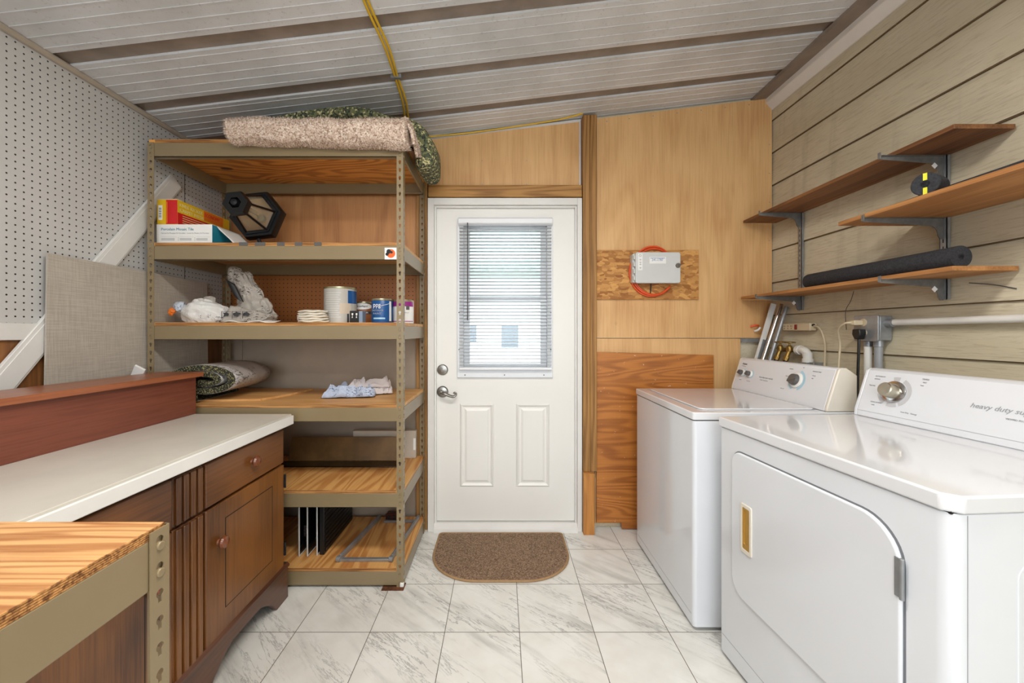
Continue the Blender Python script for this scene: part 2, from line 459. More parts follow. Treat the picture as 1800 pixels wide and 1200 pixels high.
m_foam = plain('pipe_foam', (52, 53, 58), 0.85, var=0.25, vscale=140, bump=0.5, bscale=220)
m_yellow = plain('yellow_tape', (226, 224, 40), 0.4)
m_ycord = plain('yellow_cord', (222, 180, 30), 0.4)
m_orange = plain('orange_cable', (232, 86, 34), 0.4)
m_pvc = plain('white_pvc', (226, 224, 218), 0.3, var=0.04)
m_greypvc = plain('grey_pvc', (150, 152, 154), 0.35, var=0.06)
m_beigeplastic = plain('beige_plastic', (202, 186, 156), 0.4, var=0.04)
m_edge = plain('bright_metal_edge', (214, 214, 212), 0.3, 0.2)
m_bracket = plain('dull_bracket_steel', (128, 127, 124), 0.45, 0.4, var=0.15, vscale=25)
m_red = plain('red_switch', (128, 26, 18), 0.3)
m_boxgrey = plain('grey_enclosure', (206, 207, 205), 0.4, var=0.02)
m_paper = plain('white_paper', (236, 235, 232), 0.7, var=0.02)
m_bluetext = plain('blue_print', (70, 110, 168), 0.5)
m_teal = plain('teal_print', (24, 124, 148), 0.5)
m_card = plain('box_card_yellow', (234, 190, 34), 0.45)
m_cardred = plain('box_card_red', (206, 30, 34), 0.4)
m_cardorange = plain('box_card_orange', (232, 120, 30), 0.45)
m_cream = plain('cream_card', (226, 214, 150), 0.5)
m_glass_amber = plain('seeded_lantern_glass', (206, 196, 166), 0.12, alpha=0.30)
m_candle = plain('candle_sleeve', (214, 164, 100), 0.4)
m_carpet = speckle('beige_shag', [((236, 219, 204), 5), ((214, 190, 172), 4), ((172, 146, 126), 2), ((246, 234, 224), 3)], 190)
m_pad = speckle('rebond_foam', [((74, 82, 62), 5), ((46, 50, 46), 3), ((112, 114, 78), 4), ((196, 186, 140), 3), ((92, 102, 104), 3)], 120)
m_padend = speckle('rebond_foam_end', [((58, 60, 42), 5), ((36, 38, 34), 3), ((112, 106, 62), 2), ((152, 142, 98), 1.4), ((98, 102, 84), 3)], 300)
m_film = bag_mat('pad_backing_film', (178, 172, 168), (70, 66, 62), 0.52, 0.0, 16)
m_mat = speckle('brown_mat_pile', [((156, 130, 106), 4), ((128, 102, 80), 4), ((100, 78, 60), 3), ((182, 158, 132), 3)], 210, bump=0.5)
m_matedge = plain('mat_binding', (168, 134, 94), 0.8, var=0.08, vscale=60)
m_bagwhite = bag_mat('white_bag', (228, 226, 222), (60, 62, 66), 0.40, 0.2, 26)
m_bagclear = bag_mat('clear_bag', (184, 176, 166), (44, 42, 40), 0.52, 0.45, 22)
m_ragblue = bag_mat('blue_rag', (178, 190, 212), (74, 88, 122), 0.55, 0.0, 24)
m_ragwhite = plain('white_rag', (228, 218, 216), 0.9, bump=0.3)
m_can = plain('paint_can_label_grey', (188, 184, 176), 0.35, var=0.06)
m_tin = plain('tin_rim', (178, 172, 120), 0.3, 0.8)
m_blue = plain('label_blue', (20, 84, 148), 0.35, var=0.1)
m_lid = plain('can_lid', (200, 200, 196), 0.3, 0.7)
m_stain = plain('stain_label_brown', (150, 92, 54), 0.4, var=0.2)
m_purple = plain('label_purple', (150, 40, 132), 0.35)
m_bronze = plain('bronze_board', (136, 104, 66), 0.3, 0.2, var=0.2)
m_blackglass = plain('black_glass', (14, 14, 15), 0.08, coat=0.5)
m_windowglass = plain('window_glass', (245, 250, 250), 0.02, trans=1.0, var=0.0)
m_house = plain('house_siding', (236, 236, 232), 0.6, var=0.02)
m_awning = plain('awning_green', (176, 206, 196), 0.5, var=0.04)
m_hwin = plain('house_window', (120, 130, 140), 0.2)
m_ground = plain('yard', (200, 200, 194), 0.8)
m_fillcase = plain('fill_lamp_case', (235, 235, 232), 0.4)
m_diffuser = plain('fill_lamp_diffuser', (255, 246, 230), 0.4, emit=6.0, var=0)
m_quarter = plain('beige_quarter_round', (178, 166, 150), 0.5)
m_sticker = plain('orange_print', (236, 96, 28), 0.4)
m_rust = plain('rusty_shim', (112, 66, 38), 0.8, var=0.3, vscale=60)

# ------------------------------------------------------------------ room shell
XL, XR, YB, YR = -1.755, 1.707, 2.48, -2.5
def ceil_z(x): return 2.305+0.1181*(x-XL)
struct('floor', bx(XL-0.1, XR+0.1, YR-0.1, YB+0.12, -0.08, 0.0), m_floor)
# ceiling: pans run across the room, separated by brown recessed seams
cb = MB(); ch = MB(); ribs = MB()
P = 0.338; y0 = 1.555
def slab(mb, ya, yb, dz0, dz1, xa=XL, xb=XR):
    v = [(x, y, ceil_z(x)+dz) for x in (xa, xb) for y in (ya, yb) for dz in (dz0, dz1)]
    mb.add(v, [(0, 1, 3, 2), (4, 6, 7, 5), (0, 4, 5, 1), (2, 3, 7, 6), (0, 2, 6, 4), (1, 5, 7, 3)])
k = -13
while y0+k*P < YB:
    yc = y0+k*P; ya, yb = yc+0.036, min(yc+P-0.036, YB+0.06)
    if ya < YB:
        slab(cb, ya, yb, 0.0, 0.05)
        n = 5
        for q in range(n):
            yy = ya+(yb-ya if yb < YB else P-0.064)*(q+0.5)/n
            if yy < YB-0.01: slab(ribs, yy-0.0024, yy+0.0024, -0.0017, 0.004)
    slab(ch, yc-0.040, yc+0.040, 0.010, 0.06)
    k += 1
ceiling = struct('ceiling', cb, m_ceil)
struct('roof_seam', ch, m_channel, ceiling)
struct('panel_ridge', ribs, m_ceil, ceiling)
# left wall
wl = struct('wall_left', bx(XL-0.08, XL, YR, YB+0.08, 1.25, 2.36), m_pegw)
struct('lower_panel', bx(XL-0.08, XL-0.002, YR, YB+0.08, 0, 1.25), m_brownpanel, wl)
struct('panel_seam', bx(XL-0.001, XL+0.0012, 2.175, 2.178, 1.26, 2.3), m_dark, wl)
struct('trim_1', bx(XL, XL+0.012, YR, 1.62, 1.20, 1.262), m_wtrim, bevel=0.002)
q = MB().cyl((XL+0.008, YR, 2.298), (XL+0.008, YB, 2.298), 0.013, n=10)
struct('trim_2', q, m_quarter)
# right wall: lap siding, each course leaning out towards its lower edge
sd = MB(); lap_shadows = MB(); H = 0.2035; z = 1.739-9*H
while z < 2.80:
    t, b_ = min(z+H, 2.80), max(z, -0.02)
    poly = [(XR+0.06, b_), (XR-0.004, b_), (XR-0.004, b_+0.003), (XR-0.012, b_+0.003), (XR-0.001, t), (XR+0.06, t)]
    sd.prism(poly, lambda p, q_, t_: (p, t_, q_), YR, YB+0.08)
    lap_shadows.box(XR-0.008, XR, YR, YB+0.07, b_-0.0015, b_+0.0035)  # brown strip: the shadow line under each lap, put in as colour
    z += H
wrt = struct('wall_right', sd, m_siding, sharp=10)
struct('lap_shadow', lap_shadows, plain('lap_shadow_brown', (104, 84, 58), 0.9), wrt)
struct('trim_3', MB().prism([(1.575, ceil_z(1.575)-0.022), (1.66, ceil_z(1.66)-0.022), (1.66, ceil_z(1.66)), (1.575, ceil_z(1.575))],
       lambda p, q_, t_: (p, t_, q_), YR, YB), m_channel)
struct('trim_4', MB().prism([(1.655, 2.66), (1.694, 2.615), (1.70, 2.615), (1.70, 2.71), (1.655, 2.70)],
       lambda p, q_, t_: (p, t_, q_), YR, YB), m_wtrim, bevel=0.003)
# back wall: shell around the door opening, then its sheets
DX0, DX1, DZ = -0.4525, 0.498, 2.054
wb = MB().box(XL-0.08, DX0, YB, YB+0.1, 0, 2.85).box(DX1, XR+0.1, YB, YB+0.1, 0, 2.85).box(DX0, DX1, YB, YB+0.1, DZ, 2.85)
wall = struct('wall_back', wb, m_siding)
def sheet(name, x0, x1, z0, z1, y0_, y1_, mat, top=None):
    mb = MB()
    za, zb = (top(x0), top(x1)) if top else (z1, z1)
    mb.prism([(x0, z0), (x1, z0), (x1, zb), (x0, za)], lambda p, q_, t_: (p, t_, q_), y0_, y1_)
    return struct(name, mb, mat, wall)
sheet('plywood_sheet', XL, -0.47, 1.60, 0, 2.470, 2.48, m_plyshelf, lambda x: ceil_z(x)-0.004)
sheet('pegboard_sheet', XL, -0.47, 1.258, 1.585, 2.470, 2.48, m_pegb)
sheet('white_batten', -1.66, -0.47, 1.585, 1.60, 2.462, 2.48, m_wtrim)
sheet('beige_sheet', -1.625, -0.47, 0.0, 1.255, 2.468, 2.48, m_beige)
sheet('beige_sheet', XL, -1.63, 0.0, 1.255, 2.472, 2.48, m_beige)
sheet('header_plywood', -0.44, 0.488, 2.140, 0, 2.455, 2.48, m_ply, lambda x: ceil_z(x)-0.028)
sheet('caulk_strip', -0.44, 0.50, 2.138, 0, 2.462, 2.481, m_wtrim, lambda x: ceil_z(x)-0.008)
sheet('plywood_sheet', 0.588, XR-0.014, 1.192, 0, 2.455, 2.48, m_ply, lambda x: ceil_z(x)-0.02)
sheet('lower_plywood', 0.588, 1.50, 0.03, 1.188, 2.462, 2.48, m_ply)
sheet('inlet_frame', 1.50, XR-0.014, 1.165, 1.19, 2.452, 2.48, m_steel)
# framing lumber round the door
struct('trim_5', bx(0.502, 0.545, 2.405, 2.48, 0.372, ceil_z(0.50)-0.012), m_stud, bevel=0.003)
struct('trim_6', bx(0.546, 0.588, 2.410, 2.48, 0.372, ceil_z(0.54)-0.012), m_stud, bevel=0.003)
struct('trim_7', bx(0.500, 0.566, 2.375, 2.41, 0.0, 0.372), m_block, bevel=0.002)
struct('trim_8', bx(-0.452, 0.50, 2.425, 2.48, 2.062, 2.138), m_studx, bevel=0.004)
struct('trim_9', bx(-0.53, -0.458, 2.44, 2.468, 0.0, ceil_z(-0.53)-0.01), m_stud, bevel=0.002)
# room behind the camera
wr = MB().box(XL, -1.15, YR-0.1, YR, 0, 2.85).box(1.35, XR, YR-0.1, YR, 0, 2.85).box(-1.15, 1.35, YR-0.1, YR, 0, 0.75).box(-1.15, 1.35, YR-0.1, YR, 2.25, 2.85)
struct('wall_rear', wr, m_white)

# ------------------------------------------------------------------ the door
d = thing('door_1', (0.02, 2.46, 0), 'white panelled entry door with a half window and blind', 'door', kind='structure')
fr = MB().box(DX0, -0.414, 2.415, 2.52, 0, DZ).box(0.470, DX1, 2.415, 2.52, 0, DZ).box(-0.414, 0.470, 2.415, 2.52, 2.012, DZ)
fr.box(-0.414, -0.402, 2.435, 2.452, 0.04, 2.012).box(0.458, 0.470, 2.435, 2.452, 0.04, 2.012).box(-0.402, 0.458, 2.435, 2.452, 2.0, 2.012)
obj('door_frame', fr, m_wtrim, d, bevel=0.002)
obj('threshold', MB().prism([(2.40, 0), (2.53, 0), (2.53, 0.045), (2.435, 0.045), (2.405, 0.02)], lambda p, q_, t_: (t_, p, q_), -0.414, 0.470), m_wtrim, d)
WX0, WX1, WZ0, WZ1 = -0.235, 0.285, 1.0, 1.90
sl = MB().box(-0.410, WX0, 2.455, 2.50, 0.05, 2.008).box(WX1, 0.466, 2.455, 2.50, 0.05, 2.008).box(WX0, WX1, 2.455, 2.50, 0.05, WZ0).box(WX0, WX1, 2.455, 2.50, WZ1, 2.008)
slab_o = obj('door_slab', sl, m_door, d)
for x0, x1 in ((-0.258, -0.045), (0.093, 0.303)):
    z0, z1 = 0.262, 0.782
    pn = MB(); fn = lambda p, q_, t_: (p, t_, q_)
    o1 = [(x0, z0), (x1, z0), (x1, z1), (x0, z1)]
    def ins(a): return [(x0+a, z0+a), (x1-a, z0+a), (x1-a, z1-a), (x0+a, z1-a)]
    L = [(0, 2.4545), (0.010, 2.446), (0.022, 2.4545), (0.030, 2.4545), (0.044, 2.447)]
    vs = [(p, yy, q_) for a, yy in L for p, q_ in ins(a)]
    fs = [(4*i+j, 4*i+(j+1) % 4, 4*i+4+(j+1) % 4, 4*i+4+j) for i in range(len(L)-1) for j in range(4)]
    fs.append(tuple(4*(len(L)-1)+j for j in range(4)))
    pn.add(vs, fs)
    obj('raised_panel', pn, m_door, d, sharp=20)
# window in the door: outer frame, sashes, panes
wf = MB().ring([(-0.273, 0.945), (0.320, 0.945), (0.320, 1.935), (-0.273, 1.935)], [(WX0, WZ0), (WX1, WZ0), (WX1, WZ1), (WX0, WZ1)], fn, 2.437, 2.458)
wfo = obj('window_frame', wf, m_vinyl, d, bevel=0.003)
sc_ = MB()
for x, zz in ((-0.262, 1.90), (0.02, 1.915), (0.308, 1.90), (-0.262, 1.35), (0.308, 1.35), (-0.262, 1.12), (0.308, 1.12), (-0.225, 0.962), (0.02, 0.962), (0.265, 0.962)):
    sc_.cyl((x, 2.4375, zz), (x, 2.4355, zz), 0.0035, n=10)
obj('screw', sc_, m_dark, wfo)
for z0, z1, yy in ((WZ0, 1.445, 2.468), (1.425, WZ1, 2.482)):
    sa = MB().ring([(WX0, z0), (WX1, z0), (WX1, z1), (WX0, z1)], [(WX0+0.038, z0+0.03), (WX1-0.038, z0+0.03), (WX1-0.038, z1-0.03), (WX0+0.038, z1-0.03)], fn, yy-0.008, yy+0.012)
    so = obj('sash', sa, m_vinyl, d, bevel=0.002)
    obj('pane', bx(WX0+0.036, WX1-0.036, yy, yy+0.003, z0+0.028, z1-0.028), m_windowglass, so)
db = MB().lathe([(0.034, 0), (0.034, 0.006), (0.029, 0.012), (0.012, 0.014), (0.012, 0.02), (0.0, 0.021)], (-0.366, 2.455, 0.993), (0, -1, 0), 28)
db.obox((-0.366, 2.432, 0.993), (0.004, 0, 0), (0, 0.006, 0), (0, 0, 0.012))
obj('deadbolt', db, m_nickel, d)
lh = MB().lathe([(0.036, 0), (0.036, 0.006), (0.030, 0.013), (0.012, 0.016), (0.011, 0.045), (0.014, 0.05), (0.010, 0.058), (0, 0.06)], (-0.366, 2.455, 0.856), (0, -1, 0), 28)
lv = smooth_path([(-0.366, 2.405, 0.856), (-0.345, 2.398, 0.852), (-0.318, 2.400, 0.840), (-0.297, 2.404, 0.834), (-0.283, 2.406, 0.838), (-0.277, 2.406, 0.850), (-0.285, 2.406, 0.858), (-0.292, 2.406, 0.852)], 6)
lh.tube(lv, [0.011-0.006*i/(len(lv)-1) for i in range(len(lv))], 10)
obj('lever_handle', lh, m_nickel, d)

# mini blind hanging in front of the door window
bl = thing('mini_blind', (0.02, 2.43, 0.98), 'white mini blind with open slats hanging on the door window', 'blind')
BX0, BX1 = -0.258, 0.310
obj('headrail', MB().prism([(2.418, 1.885), (2.436, 1.885), (2.436, 1.932), (2.410, 1.932), (2.402, 1.922), (2.402, 1.896)], lambda p, q_, t_: (t_, p, q_), BX0-0.006, BX1+0.006), m_slat, bl, bevel=0.003)
sb = MB(); ns = 42
for i in range(ns):
    zz = 1.868-i*(1.868-1.022)/(ns-1)
    n4 = 5; vs = []
    for xx in (BX0, BX1):
        for j in range(n4):
            t = j/(n4-1)-0.5
            vs.append((xx, 2.418+t*0.024, zz+0.0026*(0.25-t*t)*4-t*0.004))
    sb.add(vs, [(j, j+1, n4+j+1, n4+j) for j in range(n4-1)])
obj('slats', sb, m_slat, bl, sharp=80, solid=0.0006)
obj('bottom_rail', bx(BX0, BX1, 2.408, 2.430, 0.996, 1.012), m_slat, bl, bevel=0.003)
lc = MB()
for xx in (BX0+0.135, BX1-0.135):
    for yy in (2.4045, 2.4315): lc.cyl((xx, yy, 1.0), (xx, yy, 1.89), 0.0007, n=6)
obj('ladder_cord', lc, m_slat, bl)
obj('tilt_wand', MB().cyl((-0.205, 2.397, 1.30), (-0.205, 2.400, 1.895), 0.0035, n=8).cyl((-0.205, 2.400, 1.89), (-0.205, 2.408, 1.905), 0.003, n=8), m_dgrey, bl)

# outside, seen through the blind
hs = thing('house', (0, 7.5, -0.3), 'pale neighbouring house with scalloped awning seen through the door blind', 'house')
obj('wall', bx(-6, 6, 7.5, 7.7, -0.3, 3.6), m_house, hs)
aw = MB()
def awf(u, t): return (-2.6+u*5.2, 6.2+1.3*t, 2.32+0.85*t+0.02*math.sin(u*160))
aw.grid(awf, 161, 2)
ao = obj('awning', aw, m_awning, hs, solid=0.01)
vs = MB()
for i in range(22):
    xa = -2.6+i*5.2/22; rr = 5.2/44
    poly = [(xa+rr+rr*math.cos(R(180+a)), 2.25+0.06*math.sin(R(180+a))) for a in range(0, 181, 20)]+[(xa+2*rr, 2.34), (xa, 2.34)]
    vs.prism(poly, lambda p, q_, t_: (p, t_, q_), 6.19, 6.2)
obj('valance', vs, m_awning, ao)
for xx, zz0, zz1, w_ in ((0.165, 0.93, 1.36, 0.32), (-0.60, 1.03, 1.36, 0.26)):
    wo = obj('window', MB().ring([(xx-w_/2-0.05, zz0-0.05), (xx+w_/2+0.05, zz0-0.05), (xx+w_/2+0.05, zz1+0.05), (xx-w_/2-0.05, zz1+0.05)], [(xx-w_/2, zz0), (xx+w_/2, zz0), (xx+w_/2, zz1), (xx-w_/2, zz1)], fn, 7.46, 7.52), m_white, hs)
    obj('pane', bx(xx-w_/2, xx+w_/2, 7.485, 7.5, zz0, zz1), m_hwin, wo)
struct('ground', bx(-12, 12, 2.62, 14, -0.4, -0.3), m_ground)

# ------------------------------------------------------------------ added fill lamps on the ceiling, out of view
for i, (lx, ly) in enumerate(FILL_LAMPS):
    zc = ceil_z(lx-0.6)-0.05
    lt = thing('fill_lamp', (lx, ly, zc), 'white ceiling fixture added for fill light over the middle of the room' if i == 0 else 'white ceiling fixture added for fill light nearer the rear window', 'lamp', group='added fill fixtures')
    ca = MB(); v8 = [(x, y, z_) for x in (lx-0.6, lx+0.6) for y in (ly-0.15, ly+0.15) for z_ in (zc+0.03, ceil_z(x)+0.001)]
    obj('casing', ca.add(v8, [(0, 1, 3, 2), (4, 6, 7, 5), (0, 4, 5, 1), (2, 3, 7, 6), (0, 2, 6, 4), (1, 5, 7, 3)]), m_fillcase, lt)
    obj('diffuser', bx(lx-0.59, lx+0.59, ly-0.145, ly+0.145, zc, zc+0.032), m_diffuser, lt, bevel=0.01)
    area('fill_light', (lx, ly, zc-0.012), (0, 0, 0), 1.16, 0.28, (32, 20)[i], (1.0, 0.985, 0.955))

# ------------------------------------------------------------------ steel shelving
LEG, PITCH = 0.031, 0.0381
def key_r(th, r=0.0062, sw=0.0032, sl_=0.013):
    """radius of a keyhole outline (round hole, slot hanging below) at angle th from the hole's centre"""
    c, s_ = math.cos(th), math.sin(th)
    if s_ < 0:
        best = r
        t = sw/max(abs(c), 1e-6)
        if t*(-s_) <= sl_: cand = t
        else: cand = sl_/(-s_)
        if abs(c) < 0.55: best = max(best, cand)
        return best
    return r
def leg_cells(mb, fn, n, w_=LEG, p=PITCH, z0_=0.0):
    angs = sorted([2*math.pi*k/14 for k in range(14)]+[R(b_+d_) for b_ in (90, 270) for d_ in (-26, -12, 12, 26)]+[math.atan2(sy*p/2, sx*w_/2) % (2*math.pi) for sx in (-1, 1) for sy in (-1, 1)])
    for i in range(n):
        cz = z0_+(i+0.5)*p; inn, out = [], []
        for a in angs:
            c, s_ = math.cos(a), math.sin(a)
            r = key_r(a); inn.append(fn(w_/2+r*c, cz+0.003+r*s_))
            t = min((w_/2)/max(abs(c), 1e-9), (p/2)/max(abs(s_), 1e-9))
            out.append(fn(w_/2+t*c, cz+t*s_))
        m = len(angs)
        mb.add(inn+out, [(k, (k+1) % m, m+(k+1) % m, m+k) for k in range(m)])
def rack_post(xo, yo, sx, sy, h):
    mb = MB(); n = int(h/PITCH); o_ = h-n*PITCH
    for f in (lambda a, z_: (xo+sx*a, yo, z_), lambda a, z_: (xo, yo+sy*a, z_)):
        leg_cells(mb, f, n, z0_=o_)
        if o_ > 0.001: mb.add([f(0, 0), f(LEG, 0), f(LEG, o_), f(0, o_)], [(0, 1, 2, 3)])
    return mb
def snap(z_, h):
    o_ = h-int(h/PITCH)*PITCH
    return o_+(round((z_-o_)/PITCH-0.5)+0.5)*PITCH-0.0055
def rack(root, x0, x1, y0_, y1_, h, levels, mats, beam_h=0.066, ply=0.016):
    for xo, sx in ((x0, 1), (x1, -1)):
        for yo, sy in ((y0_, 1), (y1_, -1)):
            obj('post', rack_post(xo, yo, sx, sy, h), m_tan, root, solid=0.0016, weld=True, flat=True)
    t = 0.010
    for zt, mat in zip(levels, mats):
        za, zb = zt-beam_h, zt
        for yo, sy in ((y0_, 1), (y1_, -1)):
            a, b_ = sorted((yo+sy*0.002, yo+sy*(0.002+t)))
            bm_ = MB().box(x0+0.003, x1-0.003, a, b_, za, zb)
            a2, b2 = sorted((yo+sy*0.002, yo+sy*0.035)); bm_.box(x0+0.004, x1-0.004, a2, b2, za, za+0.003)
            for xo, sx in ((x0, 1), (x1, -1)):
                for q_ in (0.014, 0.052):
                    xc = xo+sx*LEG/2; zr = snap(za+q_, h); bm_.cyl((xc, yo-sy*0.0035, zr), (xc, yo+sy*0.004, zr), 0.0062, n=12)
            obj('beam', bm_, m_tan, root, bevel=0.0012)
        for xo, sx in ((x0, 1), (x1, -1)):
            a, b_ = sorted((xo+sx*0.002, xo+sx*(0.002+t)))
            bm_ = MB().box(a, b_, y0_+0.013, y1_-0.013, za, zb)
            for yo, sy in ((y0_, 1), (y1_, -1)):
                for q_ in (0.014, 0.052):
                    yc = yo+sy*LEG/2; zr = snap(za+q_, h); bm_.cyl((xo-sx*0.0035, yc, zr), (xo+sx*0.004, yc, zr), 0.0062, n=12)
            obj('side_beam', bm_, m_tan, root, bevel=0.0012)
        so = obj('shelf_board', bx(x0+0.004, x1-0.004, y0_+0.003, y1_-0.003, zt, zt+ply), mat, root, bevel=0.0008)
        eb = MB()
        for q_ in range(4):
            zz = zt+0.001+ply*q_/4
            eb.box(x0+0.034, x1-0.034, y0_+0.0018, y0_+0.004, zz, zz+ply/4-0.001)
        obj('plywood_edge', eb, m_plyedge, so)
SX0, SX1, SY0, SY1 = -1.6988, -0.4715, 1.886, 2.42
rk = thing('storage_rack', ((SX0+SX1)/2, (SY0+SY1)/2, 0), 'tall tan steel storage rack with six plywood shelves beside the door', 'shelving')
LV = [2.139, 1.643, 1.259, 0.864, 0.452, 0.077]
rack(rk, SX0, SX1, SY0, SY1, 2.14, LV, [m_shelfk, m_shelfl, m_shelfl, m_shelfl, m_shelfx, m_shelfx])
TOP = [z_+0.016 for z_ in LV]
# sticker, tape marks, feet
st = obj('logo_sticker', bx(-0.560, -0.503, 1.8862, 1.8882, 1.578, 1.634), m_paper, rk, label='white square sticker with an orange round mark')
lg = MB().lathe([(0.021, 0), (0.021, 0.0006)], (-0.530, 1.8862, 1.606), (0, -1, 0), 28)
obj('orange_disc', lg, m_sticker, st)
lk = MB().lathe([(0.011, 0.0), (0.011, 0.0012)], (-0.540, 1.8862, 1.616), (0, -1, 0), 16)
lk.lathe([(0.008, 0.0), (0.008, 0.0012)], (-0.548, 1.8862, 1.603), (0, -1, 0), 16)
lk.lathe([(0.006, 0.0), (0.006, 0.0013)], (-0.527, 1.8862, 1.612), (0, -1, 0), 16)
obj('black_mark', lk, m_black, st)
for x0, x1 in ((420, 435), (448, 466), (487, 500), (518, 531), (552, 565)):
    obj('edge_tape', bx((x0-881)*1.886/690, (x1-881)*1.886/690, 1.8868, 1.90, 1.6438, 1.6605), m_dgrey, rk)
obj('foot_cap', bx(-0.487, -0.468, 1.8815, 1.895, 0.004, 0.026), m_paper, rk, bevel=0.004)
tag(obj('wood_shim', bx(-0.57, -0.465, 1.865, 1.92, 0.0, 0.004), m_rust), 'thin rusty brown shim on the floor under the rack post', 'shim')

# near workbench of the same steel framing, lower left
wk = thing('steel_workbench', (-0.70, 0.05, 0), 'low tan steel bench with pine plywood top in front of the cabinet', 'workbench')
rack(wk, -0.90, -0.487, -0.60, 0.575, 0.950, [0.939, 0.32], [m_bench, m_bench], beam_h=0.070, ply=0.0145)
be = MB()
for q_ in range(5):
    zz = 0.9395+0.0029*q_
    be.box(-0.4912, -0.4895, -0.58, 0.571, zz, zz+0.0021)
obj('plywood_edge', be, m_plyedge, wk)

# ------------------------------------------------------------------ sideboard cabinet with counter
cb_ = thing('sideboard', (-1.35, 1.0, 0), 'dark stained wooden sideboard with fluted pilasters and round knobs', 'cabinet')
CX, CF, CN = -1.0, 1.806, 0.22
obj('body', MB().box(-1.74, CX-0.012, CN, CF, 0.14, 0.795), m_cab, cb_)
fx = lambda p, q_, t_: (t_, p, q_)
def front(y0_, y1_, z0_, z1_, mat, name, th=0.016, par=None, bv=0.004):
    return obj(name, bx(CX-0.012, CX-0.012+th, y0_, y1_, z0_, z1_), mat, par or cb_, bevel=bv)
def knob(y, z_, par):
    obj('knob', MB().lathe([(0.013, 0), (0.011, 0.006), (0.018, 0.012), (0.022, 0.019), (0.019, 0.026), (0.010, 0.030), (0, 0.031)], (CX+0.003, y, z_), (1, 0, 0), 24), m_knobw, par)
def door(y0_, y1_, ky):
    dr = front(y0_, y1_, 0.155, 0.622, m_cab, 'door')
    a, b_ = 0.095, 0.095
    g_ = MB().ring([(y0_+a-0.003, 0.155+b_-0.015), (y1_-a+0.003, 0.155+b_-0.015), (y1_-a+0.003, 0.622-b_+0.033), (y0_+a-0.003, 0.622-b_+0.033)],
                   [(y0_+a, 0.155+b_-0.012), (y1_-a, 0.155+b_-0.012), (y1_-a, 0.622-b_+0.03), (y0_+a, 0.622-b_+0.03)], fx, CX+0.003, CX+0.0048)
    obj('panel_groove', g_, m_dark, dr)
    obj('inset_panel', bx(CX+0.003, CX+0.0046, y0_+a, y1_-a, 0.155+b_-0.012, 0.622-b_+0.03), m_cab, dr)
    knob(ky, 0.488, dr)
    return dr
def drawer(y0_, y1_):
    dw = front(y0_, y1_, 0.632, 0.782, m_cabx, 'drawer'); knob((y0_+y1_)/2+0.01, 0.712, dw)
d1 = door(1.325, 1.800, 1.386); drawer(1.325, 1.798)
for zz in (0.545, 0.235):
    obj('hinge', bx(CX-0.002, CX+0.008, 1.796, 1.810, zz-0.028, zz+0.028).cyl((CX+0.008, 1.803, zz-0.03), (CX+0.008, 1.803, zz+0.03), 0.004, n=10), m_blackmetal, d1)
d2 = door(0.72, 1.190, 1.13)
dw = front(0.72, 1.190, 0.632, 0.782, m_cabx, 'drawer')
door(0.24, 0.70, 0.31); drawer(0.24, 0.70)
for z0_, z1_ in ((0.155, 0.622), (0.632, 0.782)):
    pb = MB().box(CX-0.012, CX-0.002, 1.196, 1.319, z0_, z1_)
    for k_ in range(4):
        yy = 1.204+k_*0.029; pb.box(CX-0.004, CX+0.006, yy, yy+0.020, z0_+0.002, z1_-0.002)
    obj('fluted_pilaster', pb, m_cab, cb_, bevel=0.003)
# plinth with bracket feet
pts = [(CN, 0.145), (CN, 0.0), (CN+0.09, 0.0)]
def arch(a, b_, h):
    n = 14; out = []
    for i in range(n+1):
        t = i/n; s_ = math.sin(math.pi*t); out.append((a+(b_-a)*t, h*min(1, s_*1.25)**0.7))
    return out
pts += arch(CN+0.09, 1.16, 0.085) + arch(1.33, 1.735, 0.092) + [(1.825, 0.0), (1.825, 0.145)]
obj('plinth', MB().prism(pts, fx, CX-0.014, CX+0.010), m_base, cb_, bevel=0.003)
obj('plinth_cap', MB().prism([(CX-0.014, 0.143), (CX+0.014, 0.143), (CX+0.014, 0.150), (CX+0.004, 0.160), (CX-0.014, 0.160)], lambda p, q_, t_: (p, t_, q_), CN, 1.829), m_base, cb_)
obj('side_plinth', bx(-1.74, CX-0.014, 1.806, 1.824, 0.0, 0.15), m_base, cb_, bevel=0.003)
ct = thing('countertop', (-1.36, 1.0, 0.797), 'cream laminate countertop with chipped white edge on the sideboard', 'countertop')
obj('slab', bx(-1.745, -0.985, CN-0.02, 1.845, 0.7965, 0.8445), m_counter, ct, bevel=0.002)
obj('edge_band', MB().box(-0.985, -0.976, CN-0.02, 1.848, 0.797, 0.838), m_cedge, ct, bevel=0.003)

# cherry ledge box on the counter
lb = thing('ledge_box', (-1.53, 1.0, 0.8447), 'long reddish brown wooden ledge box lying on the cream countertop', 'ledge')
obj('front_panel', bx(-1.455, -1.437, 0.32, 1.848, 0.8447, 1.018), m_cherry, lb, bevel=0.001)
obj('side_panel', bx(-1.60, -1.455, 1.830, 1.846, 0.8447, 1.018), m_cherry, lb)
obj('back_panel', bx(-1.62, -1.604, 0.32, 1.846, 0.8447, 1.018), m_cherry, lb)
obj('top_board', bx(-1.63, -1.418, 0.30, 1.872, 1.018, 1.040), m_cherrytop, lb, bevel=0.002)

